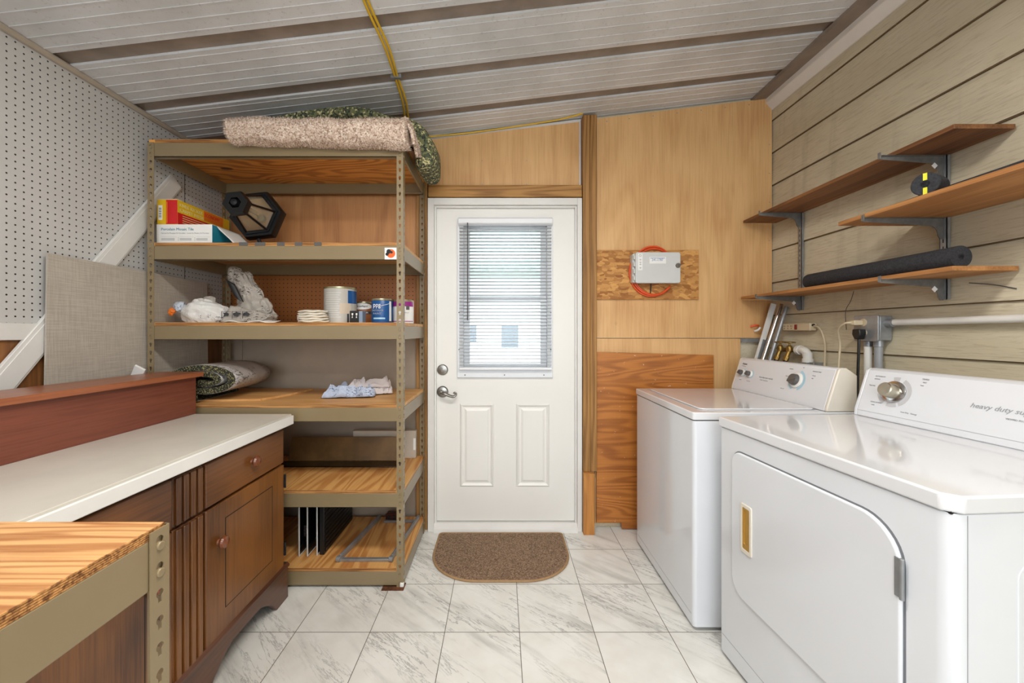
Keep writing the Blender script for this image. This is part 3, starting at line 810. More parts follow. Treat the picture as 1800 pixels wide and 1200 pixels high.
# leaning boards behind it
pl = MB()
A, B = Vector((0, 1.222, 0.846)), Vector((0, 2.105, 2.035))
dv = (B-A).normalized(); nv = Vector((0, -dv.z, dv.y))
def plf(p, q_, t_): c = A+dv*p+nv*q_; return (t_, c.y, c.z)
Lp = (B-A).length
pl.prism([(0.03, -0.042), (Lp, -0.042), (Lp, 0.042), (-0.02, 0.042)], plf, XL+0.002, XL+0.016)
pl.prism([(0.035, -0.034), (Lp, -0.034), (Lp, 0.030), (-0.01, 0.030)], plf, XL+0.016, XL+0.020)
tag(obj('trim_board', pl, m_wtrim, bevel=0.002), 'long white trim board leaning diagonally on the white pegboard', 'board')
gb = MB(); fL = lambda p, q_, t_: (t_, p, q_)
v = [(x, y, z_) for (y, z_, x0, x1) in ((1.475, 0.846, -1.690, -1.683), (2.29, 0.846, -1.732, -1.725), (2.29, 1.515, -1.732, -1.725), (1.492, 1.53, -1.732, -1.725)) for x in (x0, x1)]
gb.add([(-1.722, 1.475, .846), (-1.715, 1.475, .846), (-1.722, 2.30, .846), (-1.715, 2.30, .846), (-1.730, 2.30, 1.515), (-1.723, 2.30, 1.515), (-1.730, 1.492, 1.53), (-1.723, 1.492, 1.53)],
       [(0, 1, 3, 2), (2, 3, 5, 4), (4, 5, 7, 6), (6, 7, 1, 0), (0, 2, 4, 6), (1, 7, 5, 3)])
tag(obj('linen_panel', gb, m_linen), 'grey linen textured panel leaning on the pegboard over the white board', 'panel')
wo = MB().obox((-1.655, 1.79, 1.045), (0.018, 0.006, -0.012), (0.0, 0.004, 0.002), (0.014, -0.004, 0.024))
tag(obj('trim_offcut', wo, m_wtrim, bevel=0.002), 'small white trim offcut poking up behind the reddish ledge box', 'offcut')

# ------------------------------------------------------------------ things on the rack
random.seed(4)
# --- shelf two: tile carton, yellow red carton, lantern
z2 = TOP[1]
tb = thing('tile_carton', (-1.56, 2.09, z2), 'white and teal carton of mosaic tile with an open flap', 'box')
TX0, TX1, TY0, TY1, TH = -1.690, -1.418, 1.925, 2.15, 0.098
obj('carton', bx(TX0, TX1, TY0, TY1, z2+0.0005, z2+TH), m_paper, tb, bevel=0.001)
obj('teal_side', bx(TX1, TX1+0.0015, TY0+0.001, TY1-0.001, z2+0.002, z2+TH-0.002), m_teal, tb)
text('printed_text', 'Porcelain Mosaic Tile', 0.0185, (-1.668, TY0-0.0003, z2+0.068), (1, 0, 0), (0, 0, 1), m_teal, tb, fit=0.158)
text('printed_text', 'Carreau De Mosaique De Porcelaine - Loseta De Mosaico De Porcelana', 0.0085, (-1.668, TY0-0.0003, z2+0.052), (1, 0, 0), (0, 0, 1), m_ink, tb, fit=0.235)
ln = MB()
for x0, x1 in ((-1.668, -1.59), (-1.578, -1.507), (-1.497, -1.428)):
    ln.box(x0, x1, TY0-0.0008, TY0, z2+0.036, z2+0.0366)
    for q_ in (0.026, 0.020): ln.box(x0+0.002, x1-0.012, TY0-0.0008, TY0, z2+q_, z2+q_+0.0028)
for x in (-1.583, -1.502): ln.box(x, x+0.0006, TY0-0.0008, TY0, z2+0.016, z2+0.036)
obj('printed_lines', ln, m_ink, tb)
fl = MB().grid(lambda u, t: (TX1+0.001+0.085*t*(1-0.2*u)+0.012*math.sin(t*2.6), TY0+0.03+0.18*u, z2+TH-0.001-0.094*(t**0.8)*(0.35+0.65*(1-u*0.2))), 10, 10)
obj('open_flap', fl, m_paper, tb, solid=0.002)
kb = thing('kneekicker_carton', (-1.64, 2.1, z2+TH), 'yellow and red tool carton on top of the white tile carton', 'box')
KX0, KX1, KY0, KY1, KZ0, KZ1 = -1.692, -1.592, 1.930, 2.30, z2+TH+0.001, z2+TH+0.124
obj('carton', bx(KX0, KX1, KY0, KY1, KZ0, KZ1), m_card, kb, bevel=0.0015)
obj('red_end', bx(KX0+0.045, KX1, KY0-0.0012, KY0, KZ0+0.002, KZ1-0.003), m_cardred, kb)
obj('orange_stripe', bx(KX0+0.047, KX0+0.052, KY0-0.0018, KY0, KZ0+0.006, KZ1-0.012), m_cardorange, kb)
bc = MB()
for k_ in range(9): bc.box(KX0+0.010, KX0+0.022, KY0-0.0016, KY0-0.0008, KZ0+0.032+k_*0.006, KZ0+0.032+k_*0.006+(0.003 if k_ % 2 else 0.0015))
bo = obj('barcode_patch', bx(KX0+0.007, KX0+0.026, KY0-0.0008, KY0, KZ0+0.022, KZ0+0.094), m_paper, kb)
obj('bars', bc, m_inkd, bo)
obj('white_top', bx(KX0+0.002, KX1, KY0, KY0+0.03, KZ1, KZ1+0.0015), m_paper, kb)
rs = MB().prism([(KY0+0.001, KZ0+0.002), (KY1-0.12, KZ0+0.002), (KY0+0.001, KZ0+0.062)], fL, KX1, KX1+0.0012)
rs2 = MB().box(KX1, KX1+0.0012, KY0+0.001, KY1-0.001, KZ0+0.002, KZ0+0.060)
obj('red_side', rs2, m_cardred, kb)
obj('orange_side', bx(KX1, KX1+0.0013, KY0+0.17, KY1-0.055, KZ0+0.068, KZ1-0.004), m_cardorange, kb)
text('printed_text', 'KNEE KICKER', 0.024, (KX1+0.0008, KY0+0.012, KZ0+0.093), (0, 1, 0), (0, 0, 1), m_cream, kb, fit=0.15)
text('printed_text', 'CARPET INSTALLER', 0.024, (KX1+0.0008, KY0+0.014, KZ0+0.068), (0, 1, 0), (0, 0, 1), m_cream, kb, fit=0.20)
text('printed_text', 'ECONOMY', 0.026, (KX1+0.0016, KY0+0.175, KZ0+0.090), (0, 1, 0), (0, 0, 1), m_cardred, kb, fit=0.11)
rl = MB()
for k_ in range(4): rl.box(KX1+0.001, KX1+0.0018, KY0+0.03, KY0+0.20, KZ0+0.048-k_*0.011, KZ0+0.051-k_*0.011)
obj('printed_lines', rl, m_cream, kb)

lt = thing('porch_lantern', (-1.28, 2.15, z2), 'black six sided porch lantern with amber glass lying on its side', 'lantern')
Pc, ax = Vector((-1.345, 1.995, 1.882)), Vector((-0.085, 0.99, -0.02)).normalized()
uu = Vector((0, 0, 1)); uu = (uu-ax*uu.dot(ax)).normalized(); ww = ax.cross(uu)
def hx(r, t, off=0, n=6): return [Pc+ax*t+(uu*math.sin(R(60*k_+off))+ww*math.cos(R(60*k_+off)))*r for k_ in range(n)]
def hexband(mb, profile, off=0):
    n = len(profile); base = len(mb.v)
    for r, t in profile: mb.v += hx(r, t, off)
    for i in range(n):
        j = (i+1) % n
        for k_ in range(6):
            k2 = (k_+1) % 6
            mb.f.append((base+i*6+k_, base+i*6+k2, base+j*6+k2, base+j*6+k_))
OFF = 8
L = 0.195
rim = MB(); hexband(rim, [(0.112, L-0.02), (0.137, L-0.02), (0.145, L), (0.145, L+0.03), (0.128, L+0.03), (0.112, L+0.01)], OFF)
hexband(rim, [(0.104, L-0.032), (0.122, L-0.032), (0.122, L-0.018), (0.104, L-0.018)], OFF)
obj('rim', rim, m_blackmetal, lt, sharp=20)
cap = MB(); hexband(cap, [(0.030, -0.015), (0.062, -0.015), (0.066, 0.0), (0.066, 0.02), (0.050, 0.035), (0.030, 0.035)], OFF)
cap.lathe([(0.0, -0.030), (0.016, -0.026), (0.020, -0.012), (0.026, 0.012), (0.030, 0.02)], Pc, ax, 16)
obj('top_cap', cap, m_blackmetal, lt, sharp=20)
bars = MB()
for a, b_ in zip(hx(0.052, 0.02, OFF), hx(0.118, L-0.01, OFF)): bars.tube([a, b_], 0.006, 6)
obj('corner_bar', bars, m_blackmetal, lt)
gl = MB(); base = hx(0.048, 0.03, OFF)+hx(0.114, L-0.01, OFF); gl.add(base, [(k_, (k_+1) % 6, 6+(k_+1) % 6, 6+k_) for k_ in range(6)])
obj('glass_shade', gl, m_glass_amber, lt, solid=0.002, sharp=10)
obj('candle_tube', MB().cyl(Pc+ax*0.06+ww*0.02, Pc+ax*0.14+ww*0.02, 0.010).cyl(Pc+ax*0.06-ww*0.02, Pc+ax*0.14-ww*0.02, 0.010), m_candle, lt)
obj('finial', MB().tube([Pc+ax*0.02, Pc+ax*0.20], 0.004, 8).lathe([(0, 0.0), (0.018, 0.006), (0.024, 0.02), (0.018, 0.034), (0, 0.04)], Pc+ax*0.165+ww*0.03-uu*0.02, ax, 16), m_blackmetal, lt)
obj('wall_bracket', MB().tube(smooth_path([Pc+ax*(L+0.015)-uu*0.12, Pc+ax*(L+0.03)-uu*0.16+ww*0.02, Vector((-1.24, 2.26, z2+0.03)), Vector((-1.28, 2.22, z2+0.012)), Vector((-1.34, 2.20, z2+0.014)), Vector((-1.38, 2.20, z2+0.04))], 6), 0.010, 10)
    .cyl((-1.38, 2.21, z2+0.001), (-1.38, 2.21, z2+0.020), 0.048, n=24), m_blackmetal, lt)

# --- shelf three
z3 = TOP[2]
def crumple(mb, c, rad, seed, amp, zmin, sub=4, fq=9.0, power=0.7):
    bm = bmesh.new(); bmesh.ops.create_icosphere(bm, subdivisions=sub, radius=1)
    o = Vector((seed*3.1, seed*1.7, seed))
    vs = []
    for v_ in bm.verts:
        q_ = v_.co.copy()
        n1 = noise.noise(q_*1.6+o); n2 = abs(noise.noise(q_*fq*0.45+o*2)); n3 = abs(noise.noise(q_*fq+o))
        s_ = 1+amp*(n1*1.1+0.9*n2+0.35*n3-0.35)
        p_ = Vector((q_.x*rad[0], q_.y*rad[1], q_.z*rad[2]))*s_+Vector(c)
        if p_.z < zmin: p_.z = zmin+0.0005+0.001*n2
        vs.append(p_)
    mb.add(vs, [tuple(v_.index for v_ in f.verts) for f in bm.faces]); bm.free()
    return mb
def sack(path, rad, seed, zmin, folds=7, amp=0.10, sq=0.8, nu=64, nt=60):
    """a gathered bag: closed rings with folds swept along a path"""
    P_ = smooth_path(path, 12); o = Vector((seed, seed*2.3, seed*0.7))
    def at(t):
        f_ = t*(len(P_)-1); i = min(int(f_), len(P_)-2); return P_[i].lerp(P_[i+1], f_-i), (P_[i+1]-P_[i]).normalized()
    def rr(t):
        f_ = t*(len(rad)-1); i = min(int(f_), len(rad)-2); q_ = f_-i; q_ = q_*q_*(3-2*q_); return rad[i]*(1-q_)+rad[i+1]*q_
    def f(u, t):
        c, tg = at(t); a = 2*math.pi*u
        s1_ = tg.cross(Vector((0.12, 1, 0.05))).normalized(); s2_ = tg.cross(s1_)
        n1 = noise.noise(Vector((math.cos(a)*1.3, math.sin(a)*1.3, t*4))+o)
        n2 = abs(noise.noise(Vector((math.cos(a)*folds*0.45, math.sin(a)*folds*0.45, t*2.6))+o*1.7))
        n3 = abs(noise.noise(Vector((math.cos(a)*folds, math.sin(a)*folds, t*9))+o))
        r = rr(t)*(1+amp*(1.2*n1+2.2*(0.35-n2)+0.8*(0.3-n3)))
        p_ = c+s1_*(r*math.cos(a))+s2_*(r*math.sin(a)*sq)
        if p_.z < zmin: p_.z = zmin+0.0006
        return p_
    return MB().grid(f, nu, nt, True)
b1 = thing('plastic_bag', (-1.52, 2.02, z3), 'small knotted white plastic bag near the rack post', 'bag')
obj('bag', sack([(-1.615, 2.0, z3+0.070), (-1.585, 2.0, z3+0.055), (-1.52, 2.01, z3+0.045), (-1.45, 2.02, z3+0.040), (-1.405, 2.03, z3+0.02)], [0.012, 0.045, 0.066, 0.068, 0.050, 0.004], 3.0, z3, 6, 0.16), m_bagwhite, b1, sharp=70)
obj('tied_end', sack([(-1.612, 2.0, z3+0.072), (-1.632, 1.99, z3+0.080), (-1.655, 1.985, z3+0.070)], [0.016, 0.030, 0.022, 0.004], 7.0, z3, 6, 0.25, 0.7, 40, 24), bag_mat('bag_blue_print', (206, 214, 222), (34, 62, 120), 0.6, 0.0, 30), b1, sharp=70, label='blue printed gathered end')
obj('red_tip', sack([(-1.650, 1.985, z3+0.068), (-1.664, 1.98, z3+0.055), (-1.660, 1.98, z3+0.036)], [0.008, 0.014, 0.011, 0.002], 9.0, z3, 5, 0.35, 0.7, 30, 18), m_cardorange, b1, label='orange red tip')
obj('loose_top', sack([(-1.515, 2.03, z3+0.085), (-1.500, 2.03, z3+0.115), (-1.482, 2.035, z3+0.130)], [0.050, 0.034, 0.022, 0.003], 12.0, z3, 5, 0.25, 0.5, 40, 24), m_bagclear, b1, sharp=70)
b2 = thing('plastic_bag', (-1.30, 2.08, z3), 'tall crumpled clear bag with black printing and twisted neck', 'bag')
obj('bag', sack([(-1.315, 2.09, z3+0.0), (-1.318, 2.09, z3+0.04), (-1.32, 2.085, z3+0.09), (-1.33, 2.08, z3+0.135)], [0.10, 0.115, 0.105, 0.075, 0.045], 5.0, z3, 9, 0.13, 0.62), m_bagclear, b2, sharp=70)
obj('neck', sack([(-1.325, 2.08, z3+0.115), (-1.335, 2.075, z3+0.165), (-1.365, 2.07, z3+0.215), (-1.385, 2.065, z3+0.262), (-1.372, 2.065, z3+0.288)], [0.058, 0.062, 0.046, 0.056, 0.046, 0.006], 15.0, z3, 8, 0.20, 0.6), m_bagclear, b2, sharp=70)
obj('side_gather', sack([(-1.275, 2.07, z3+0.110), (-1.235, 2.06, z3+0.090), (-1.205, 2.05, z3+0.055)], [0.020, 0.032, 0.026, 0.005], 21.0, z3, 6, 0.2, 0.6, 40, 24), m_bagclear, b2, sharp=70)
obj('black_label', MB().grid(lambda u, t: (-1.425+0.05*t+0.050*u, 2.026-0.010*math.sin(u*3.1)-0.004*t, z3+0.232-0.095*t-0.030*u), 10, 10), m_black, b2, solid=0.001, label='black printed patch')
fp = thing('flat_plastic_packet', (-1.27, 1.98, z3), 'flat clear packet with black pictograms in front of the tall bag', 'packet')
obj('packet', MB().grid(lambda u, t: (-1.385+0.20*u+0.02*t, 1.940+0.040*t+0.004*math.sin(u*9), z3+0.004+0.085*t*(1-0.55*u)+0.003*math.sin(u*14+t*5)), 24, 12), m_bagclear, fp, solid=0.004)
pk = MB()
for k_ in range(3): pk.box(-1.385+0.052*k_, -1.340+0.052*k_, 1.943, 1.9445, z3+0.055, z3+0.0565).box(-1.385+0.052*k_, -1.383+0.052*k_, 1.943, 1.9445, z3+0.02, z3+0.056)
for k_ in range(3): crumple(pk, (-1.362+0.05*k_, 1.9435, z3+0.042), (0.015, 0.0012, 0.010), k_+30, 0.9, z3, 2)
obj('printed_pictogram', pk, m_inkd, fp)
obj('sealed_edge', MB().grid(lambda u, t: (-1.37+0.25*u, 1.935+0.06*t, z3+0.004+0.010*t+0.004*math.sin(u*12)), 20, 5), m_paper, fp, solid=0.003)

def paint_can(name, x, y, zz, r, h, label, body, bands=(), cat='paint can'):
    t = thing(name, (x, y, zz), label, cat)
    obj('can_body', MB().lathe([(r*0.97, 0.0005), (r, 0.004), (r, h-0.008), (r*0.97, h-0.005)], (x, y, zz), (0, 0, 1), 40), body, t)
    obj('rim', MB().lathe([(r*0.98, h-0.009), (r*1.015, h-0.006), (r*1.015, h-0.001), (r*0.95, h)], (x, y, zz), (0, 0, 1), 40), m_tin, t)
    obj('lid', MB().lathe([(r*0.90, h-0.003), (r*0.90, h+0.002), (r*0.5, h+0.001), (0, h+0.001)], (x, y, zz), (0, 0, 1), 40), m_lid, t)
    return t
def wrap(x, y, r, a0, a1, z0_, z1_, th=0.0006):
    """a label patch on a can between two azimuths (degrees; -90 faces the camera side)"""
    n = max(4, int(abs(a1-a0)/6)); mb = MB()
    mb.grid(lambda u, t: (x+(r+th)*math.cos(R(a0+(a1-a0)*u)), y+(r+th)*math.sin(R(a0+(a1-a0)*u)), z0_+(z1_-z0_)*t), n+1, 2)
    return mb
gx, gy, gr = -0.868, 2.12, 0.083
gc = paint_can('paint_can', gx, gy, z3, gr, 0.190, 'large grey labelled paint can with a blue stripe on the middle shelf', m_can)
obj('blue_label', wrap(gx, gy, gr, -42, 10, z3+0.105, z3+0.172), m_blue, gc, label='blue label panel')
obj('paper_label', wrap(gx, gy, gr, -70, -30, z3+0.05, z3+0.105, 0.001), plain('tan_paper', (206, 190, 170), 0.6), gc)
tl = MB()
for k_ in range(12):
    a = wrap(gx, gy, gr, -128+(k_ % 3)*3, -66-(k_*7 % 11), z3+0.030+k_*0.0115, z3+0.0335+k_*0.0115, 0.0008); tl.add(a.v, a.f)
obj('printed_lines', tl, plain('light_print', (212, 210, 206), 0.5), gc)
obj('dark_stripe', wrap(gx, gy, gr, -45, -38, z3+0.004, z3+0.05), m_inkd, gc)
qx, qy = -0.783, 2.25
qc = paint_can('paint_can', qx, qy, z3, 0.054, 0.122, 'small wood stain can with a brown label and white oval', m_stain)
obj('white_oval', MB().grid(lambda u, t: (qx+0.055*math.sin(R(-62+124*u)), qy-0.055*math.cos(R(-62+124*u)), z3+0.098+(t-0.5)*0.036*math.sqrt(max(0, 1-(2*u-1)**2)*0.9+0.1)), 16, 3), m_paper, qc)
obj('black_band', wrap(qx, qy, 0.054, -150, -20, z3+0.055, z3+0.070), m_inkd, qc)
text('printed_text', 'WOOD STAIN', 0.012, (qx-0.034, qy-0.0556, z3+0.058), (1, 0, 0), (0, 0, 1), m_paper, qc, fit=0.072)
text('printed_text', 'Varathane', 0.014, (qx-0.034, qy-0.0566, z3+0.094), (1, 0, 0), (0, 0, 1), m_inkd, qc, shear=0.3, fit=0.068)
px_, py_ = -0.624, 2.06
pc = paint_can('paint_can', px_, py_, z3, 0.054, 0.124, 'small blue paint can standing in front of the wood stain can', m_blue)
text('printed_text', 'ppg', 0.034, (px_-0.030, py_-0.0553, z3+0.082), (1, 0, 0), (0, 0, 1), m_paper, pc, fit=0.036)
text('printed_text', 'INTERIOR', 0.013, (px_-0.034, py_-0.0553, z3+0.060), (1, 0, 0), (0, 0, 1), m_ink, pc, fit=0.056)
text('printed_text', 'PAINT', 0.013, (px_-0.030, py_-0.0553, z3+0.044), (1, 0, 0), (0, 0, 1), m_ink, pc, fit=0.040)
obj('pale_band', wrap(px_, py_, 0.054, -125, -58, z3+0.020, z3+0.028), m_blueprint, pc)
obj('white_swoosh', MB().tube([(px_+0.0550*math.sin(R(a)), py_-0.0550*math.cos(R(a)), z3+0.082+0.00028*(a+10)) for a in range(5, 70, 8)], 0.0012, 6), m_paper, pc)
obj('handle_lug', bx(px_+0.046, px_+0.056, py_-0.034, py_-0.028, z3+0.01, z3+0.112), m_lid, pc)
vx, vy = -0.523, 2.10
vc = paint_can('paint_can', vx, vy, z3, 0.054, 0.122, 'white and purple paint can behind the rack post', m_paper)
obj('purple_band', wrap(vx, vy, 0.054, -160, -10, z3+0.088, z3+0.114), m_purple, vc)
obj('purple_base_line', wrap(vx, vy, 0.054, -160, -10, z3+0.008, z3+0.012), m_purple, vc)
obj('grey_emblem', wrap(vx, vy, 0.054, -62, -42, z3+0.070, z3+0.092, 0.001), m_dgrey, vc)
text('printed_text', 'primer', 0.013, (vx+0.008, vy-0.0545, z3+0.052), (1, 0, 0.0), (0, 0, 1), m_ink, vc)
bb = thing('hook_box', (-0.745, 2.01, z3), 'small dark carton with printed hooks beside the large grey can', 'box')
obj('carton', bx(-0.772, -0.726, 2.0, 2.05, z3+0.0005, z3+0.062), m_black, bb, bevel=0.001)
obj('blue_grey_side', bx(-0.7255, -0.7075, 2.002, 2.05, z3+0.0005, z3+0.061), plain('blue_grey_card', (132, 150, 172), 0.5), bb)
hk = MB()
for xx in (-0.762, -0.741): hk.box(xx, xx+0.008, 1.9992, 2.0, z3+0.040, z3+0.050).box(xx+0.001, xx+0.006, 1.9992, 2.0, z3+0.026, z3+0.032).tube([(xx+0.004, 1.9995, z3+0.042), (xx+0.004, 1.9995, z3+0.028)], 0.001, 6)
obj('printed_hook', hk, m_paper, bb)
wp = thing('cloth_bundle', (-0.955, 2.0, z3), 'folded cream cloth pads stacked in front of the large grey can', 'cloth')
def padf(seed, zc, r, h):
    mb = MB(); rnd = random.Random(seed)
    def f(u, t):
        a = 2*math.pi*u; ph = math.pi*(t-0.5)
        rr = 1+0.05*math.sin(3*a+seed)
        return (-0.958+r*math.cos(a)*math.cos(ph)**0.45*rr, 2.0+r*0.72*math.sin(a)*math.cos(ph)**0.45*rr, zc+h*math.sin(ph)*0.5+0.002*math.sin(5*a+seed))
    return mb.grid(f, 40, 11, True)
for k_ in range(5): obj('pad_layer', padf(k_*1.3, z3+0.0075+k_*0.0125, 0.078-0.0025*(k_ % 2)-0.001*k_, 0.0145), plain('cream_pad', (232, 226, 212), 0.85, bump=0.2), wp)
rl_ = thing('tape_roll', (-1.03, 2.03, z3), 'tiny white tape roll with small print near the cloth pads', 'tape')
obj('roll', MB().lathe([(0.010, 0), (0.021, 0.001), (0.024, 0.006), (0.024, 0.016), (0.021, 0.021), (0.010, 0.022)], (-1.032, 2.045, z3+0.0245), (0.15, -1, 0), 24), m_ragwhite, rl_)
text('printed_text', 'oatey', 0.011, (-1.045, 2.0215, z3+0.021), (1, 0.1, 0), (0, 0, 1), m_bluetext, rl_, fit=0.025)

# --- shelf four: rolled pad, loose plywood, rags
z4 = TOP[3]
lpw = MB().prism([(-1.57, 1.95), (-1.22, 1.99), (-1.16, 2.14), (-1.13, 2.36), (-1.57, 2.36)], lambda p, q_, t_: (p, q_, t_), z4+0.0005, z4+0.011)
tag(obj('plywood_offcut', lpw, m_shelfl), 'thin plywood offcut lying under the rolled carpet pad', 'plywood')
rp = thing('rolled_carpet_pad', (-1.40, 2.1, z4+0.011), 'thick roll of speckled carpet pad with a grey backing film', 'carpet pad')
C0, AXD = Vector((-1.455, 1.915, 0)), Vector((-0.06, 1.0, 0)).normalized()
SD = Vector((AXD.y, -AXD.x, 0))
def spiral(t, off=0.0):
    turns = 2.15
    a = t*turns*2*math.pi+R(208)
    r = 0.052+0.146*t+off
    return r*math.cos(a), 0.455*r*math.sin(a)+off*0.45*math.sin(a)
zc4 = z4+0.011+0.102
def spt(t, off, l):
    p_, q_ = spiral(t, off); c = C0+AXD*l+SD*p_
    q2 = q_*(0.98 if q_ > 0 else 1.12)
    return Vector((c.x, c.y, max(zc4+q2, z4+0.0115)))
NS = 110
rb = MB(); Ls = [0, 0.1, 0.2, 0.27, 0.33]
tk = 0.030
for l in Ls:
    for i in range(NS+1): rb.v.append(spt(i/NS, 0, l))
    for i in range(NS+1): rb.v.append(spt(i/NS, -tk, l))
W = 2*(NS+1)
for li in range(len(Ls)-1):
    for i in range(NS):
        a = li*W+i; b_ = a+W
        rb.f.append((a, a+1, b_+1, b_)); a += NS+1; b_ += NS+1; rb.f.append((a+1, a, b_, b_+1))
for li in (0, len(Ls)-1):
    for i in range(NS): a = li*W+i; rb.f.append((a, a+1, a+NS+2, a+NS+1))
obj('foam_layer', rb, m_padend, rp)
fm = MB()
fm.grid(lambda u, t: spt(0.02+0.98*u, 0.0014, 0.004+0.325*t), NS, 6)
obj('backing_film', fm, m_film, rp, solid=0.0008, label='grey printed backing film')
def rag(seed, c, w_, h_, zb, lift, rot):
    mb = MB(); o = Vector((seed, seed*2.2, 0))
    def f(u, t):
        x, y = (u-0.5)*w_, (t-0.5)*h_
        n = noise.noise(Vector((u*2.6, t*2.4, 0))+o); n2 = abs(noise.noise(Vector((u*6+n*1.5, t*11, 3))+o))
        e = min(u, 1-u, t, 1-t)
        zz = zb+lift*(0.12+min(1, e*9)**0.6)*(0.45+0.5*n+1.1*n2)
        xx, yy = x*(1-0.1*n)+0.012*n2, y*(1+0.15*n)
        return (c[0]+xx*math.cos(rot)-yy*math.sin(rot), c[1]+xx*math.sin(rot)+yy*math.cos(rot), max(zz, zb))
    return mb.grid(f, 46, 34)
tag(obj('rag', rag(2.3, (-0.82, 2.13), 0.26, 0.14, z4+0.003, 0.050, 0.15), m_ragblue, solid=0.003, sharp=60), 'crumpled blue and white rag on the plywood shelf', 'rag')
wr_ = MB()
tag(obj('rag', rag(8.1, (-0.745, 2.21), 0.22, 0.10, z4+0.040, 0.035, 0.25).add(*(lambda q_: (q_.v, q_.f))(rag(5.1, (-0.70, 2.22), 0.15, 0.11, z4+0.004, 0.045, 0.35))), m_ragwhite, solid=0.004, sharp=60), 'white folded rag lying behind the blue rag', 'rag')

# --- shelf five
z5 = TOP[4]
s5 = thing('bent_metal_sheet', (-0.98, 2.25, z5), 'dark bronze sheet with an upturned back on the plywood shelf', 'sheet')
obj('flat_tray', bx(-1.27, -0.56, 2.205, 2.30, z5+0.001, z5+0.006), m_blackglass, s5, bevel=0.001)
obj('upright_sheet', MB().obox((-0.925, 2.325, z5+0.071), (0.325, 0, 0), (0, 0.0025, 0), (0, 0.018, 0.065)), m_bronze, s5, bevel=0.001, label='bronze upright sheet')
w5 = thing('white_carton', (-0.70, 2.38, z5), 'flat white carton standing behind the dark bronze sheet', 'box')
obj('carton', bx(-0.895, -0.515, 2.368, 2.405, z5+0.0005, z5+0.165), plain('off_white_card', (196, 184, 168), 0.6), w5, bevel=0.002)
obj('side_label', bx(-0.530, -0.516, 2.3665, 2.368, z5+0.05, z5+0.12), m_paper, w5)

# --- shelf six
z6 = TOP[5]
def upright(x, y0_, y1_, h, lab, th=0.003, lean=0.0, mat=None):
    t = thing('oven_panel', (x, (y0_+y1_)/2, z6), lab, 'panel', group='dark panels on the lowest shelf')
    obj('dark_sheet', bx(x-th/2, x+th/2, y0_+0.004, y1_, z6+0.006, z6+h-0.006), mat or m_blackglass, t)
    obj('metal_edge', MB().tube([(x, y1_, z6+0.0045), (x, y0_, z6+0.0045), (x, y0_, z6+h-0.004), (x, y1_, z6+h-0.004)], 0.004, 8), m_edge, t)
    return t
upright(-1.022, 1.985, 2.34, 0.262, 'dark metal edged panel standing closest to the sideboard')
p2 = upright(-0.980, 1.985, 2.34, 0.262, 'middle dark metal edged panel with a small bolted plate')
bp = MB().box(-1.001, -0.984, 1.990, 1.993, z6+0.10, z6+0.155)
bo = obj('bolt_plate', bp, m_black, p2)
bm_ = MB()
for xx in (-0.997, -0.988):
    for zz in (0.11, 0.127, 0.145): bm_.cyl((xx, 1.990, z6+zz), (xx, 1.987, z6+zz), 0.0028, n=8)
obj('bolt', bm_, m_chrome, bo)
upright(-0.936, 1.995, 2.34, 0.262, 'dark metal edged panel touching the thick black panel')
bk = thing('black_grille_panel', (-0.905, 2.17, z6), 'thick black ribbed panel on edge on the lowest shelf', 'panel')
obj('panel', bx(-0.926, -0.902, 2.0, 2.38, z6+0.001, z6+0.268), m_black, bk, bevel=0.002)
rbm = MB()
for k_ in range(11): rbm.box(-0.902, -0.898, 2.01, 2.37, z6+0.014+k_*0.023, z6+0.028+k_*0.023)
obj('ribs', rbm, m_blackmetal, bk)
fr6 = thing('slide_frame', (-0.68, 2.12, z6), 'grey steel slide frame lying flat on the lowest shelf', 'frame')
ff = MB()
ff.box(-0.800, -0.540, 1.940, 1.958, z6+0.001, z6+0.014)
ff.box(-0.700, -0.50, 2.335, 2.350, z6+0.001, z6+0.014)
obj('cross_bar', ff, m_steel, fr6, bevel=0.001)
for xa, xb in ((-0.805, -0.735), (-0.545, -0.500)):
    A_, B_ = Vector((xa, 1.945, z6+0.012)), Vector((xb, 2.375, z6+0.018))
    dd = (B_-A_)/2; nn = Vector((dd.y, -dd.x, 0)).normalized()*0.007
    obj('slide_rail', MB().obox((A_+B_)/2, dd, nn, (0, 0, 0.012)).obox((A_+B_)/2+Vector((0, 0, 0.012)), dd*0.94, nn*0.45, (0, 0, 0.004)).cyl(A_+nn*1.4, A_-nn*1.4, 0.014, n=18), m_steel, fr6, bevel=0.001)
sg = thing('tape_measure', (-0.645, 2.36, z6), 'small dark red tool on the lowest shelf near the back', 'tool')
obj('case', MB().prism(rrect(-0.695, -0.625, z6+0.001, z6+0.048, 0.012), lambda p, q_, t_: (p, t_, q_), 2.355, 2.395), plain('dark_red_case', (70, 16, 14), 0.3), sg, bevel=0.004)
obj('lens', MB().cyl((-0.675, 2.356, z6+0.026), (-0.675, 2.350, z6+0.026), 0.011).cyl((-0.645, 2.356, z6+0.026), (-0.645, 2.350, z6+0.026), 0.011), m_black, sg)

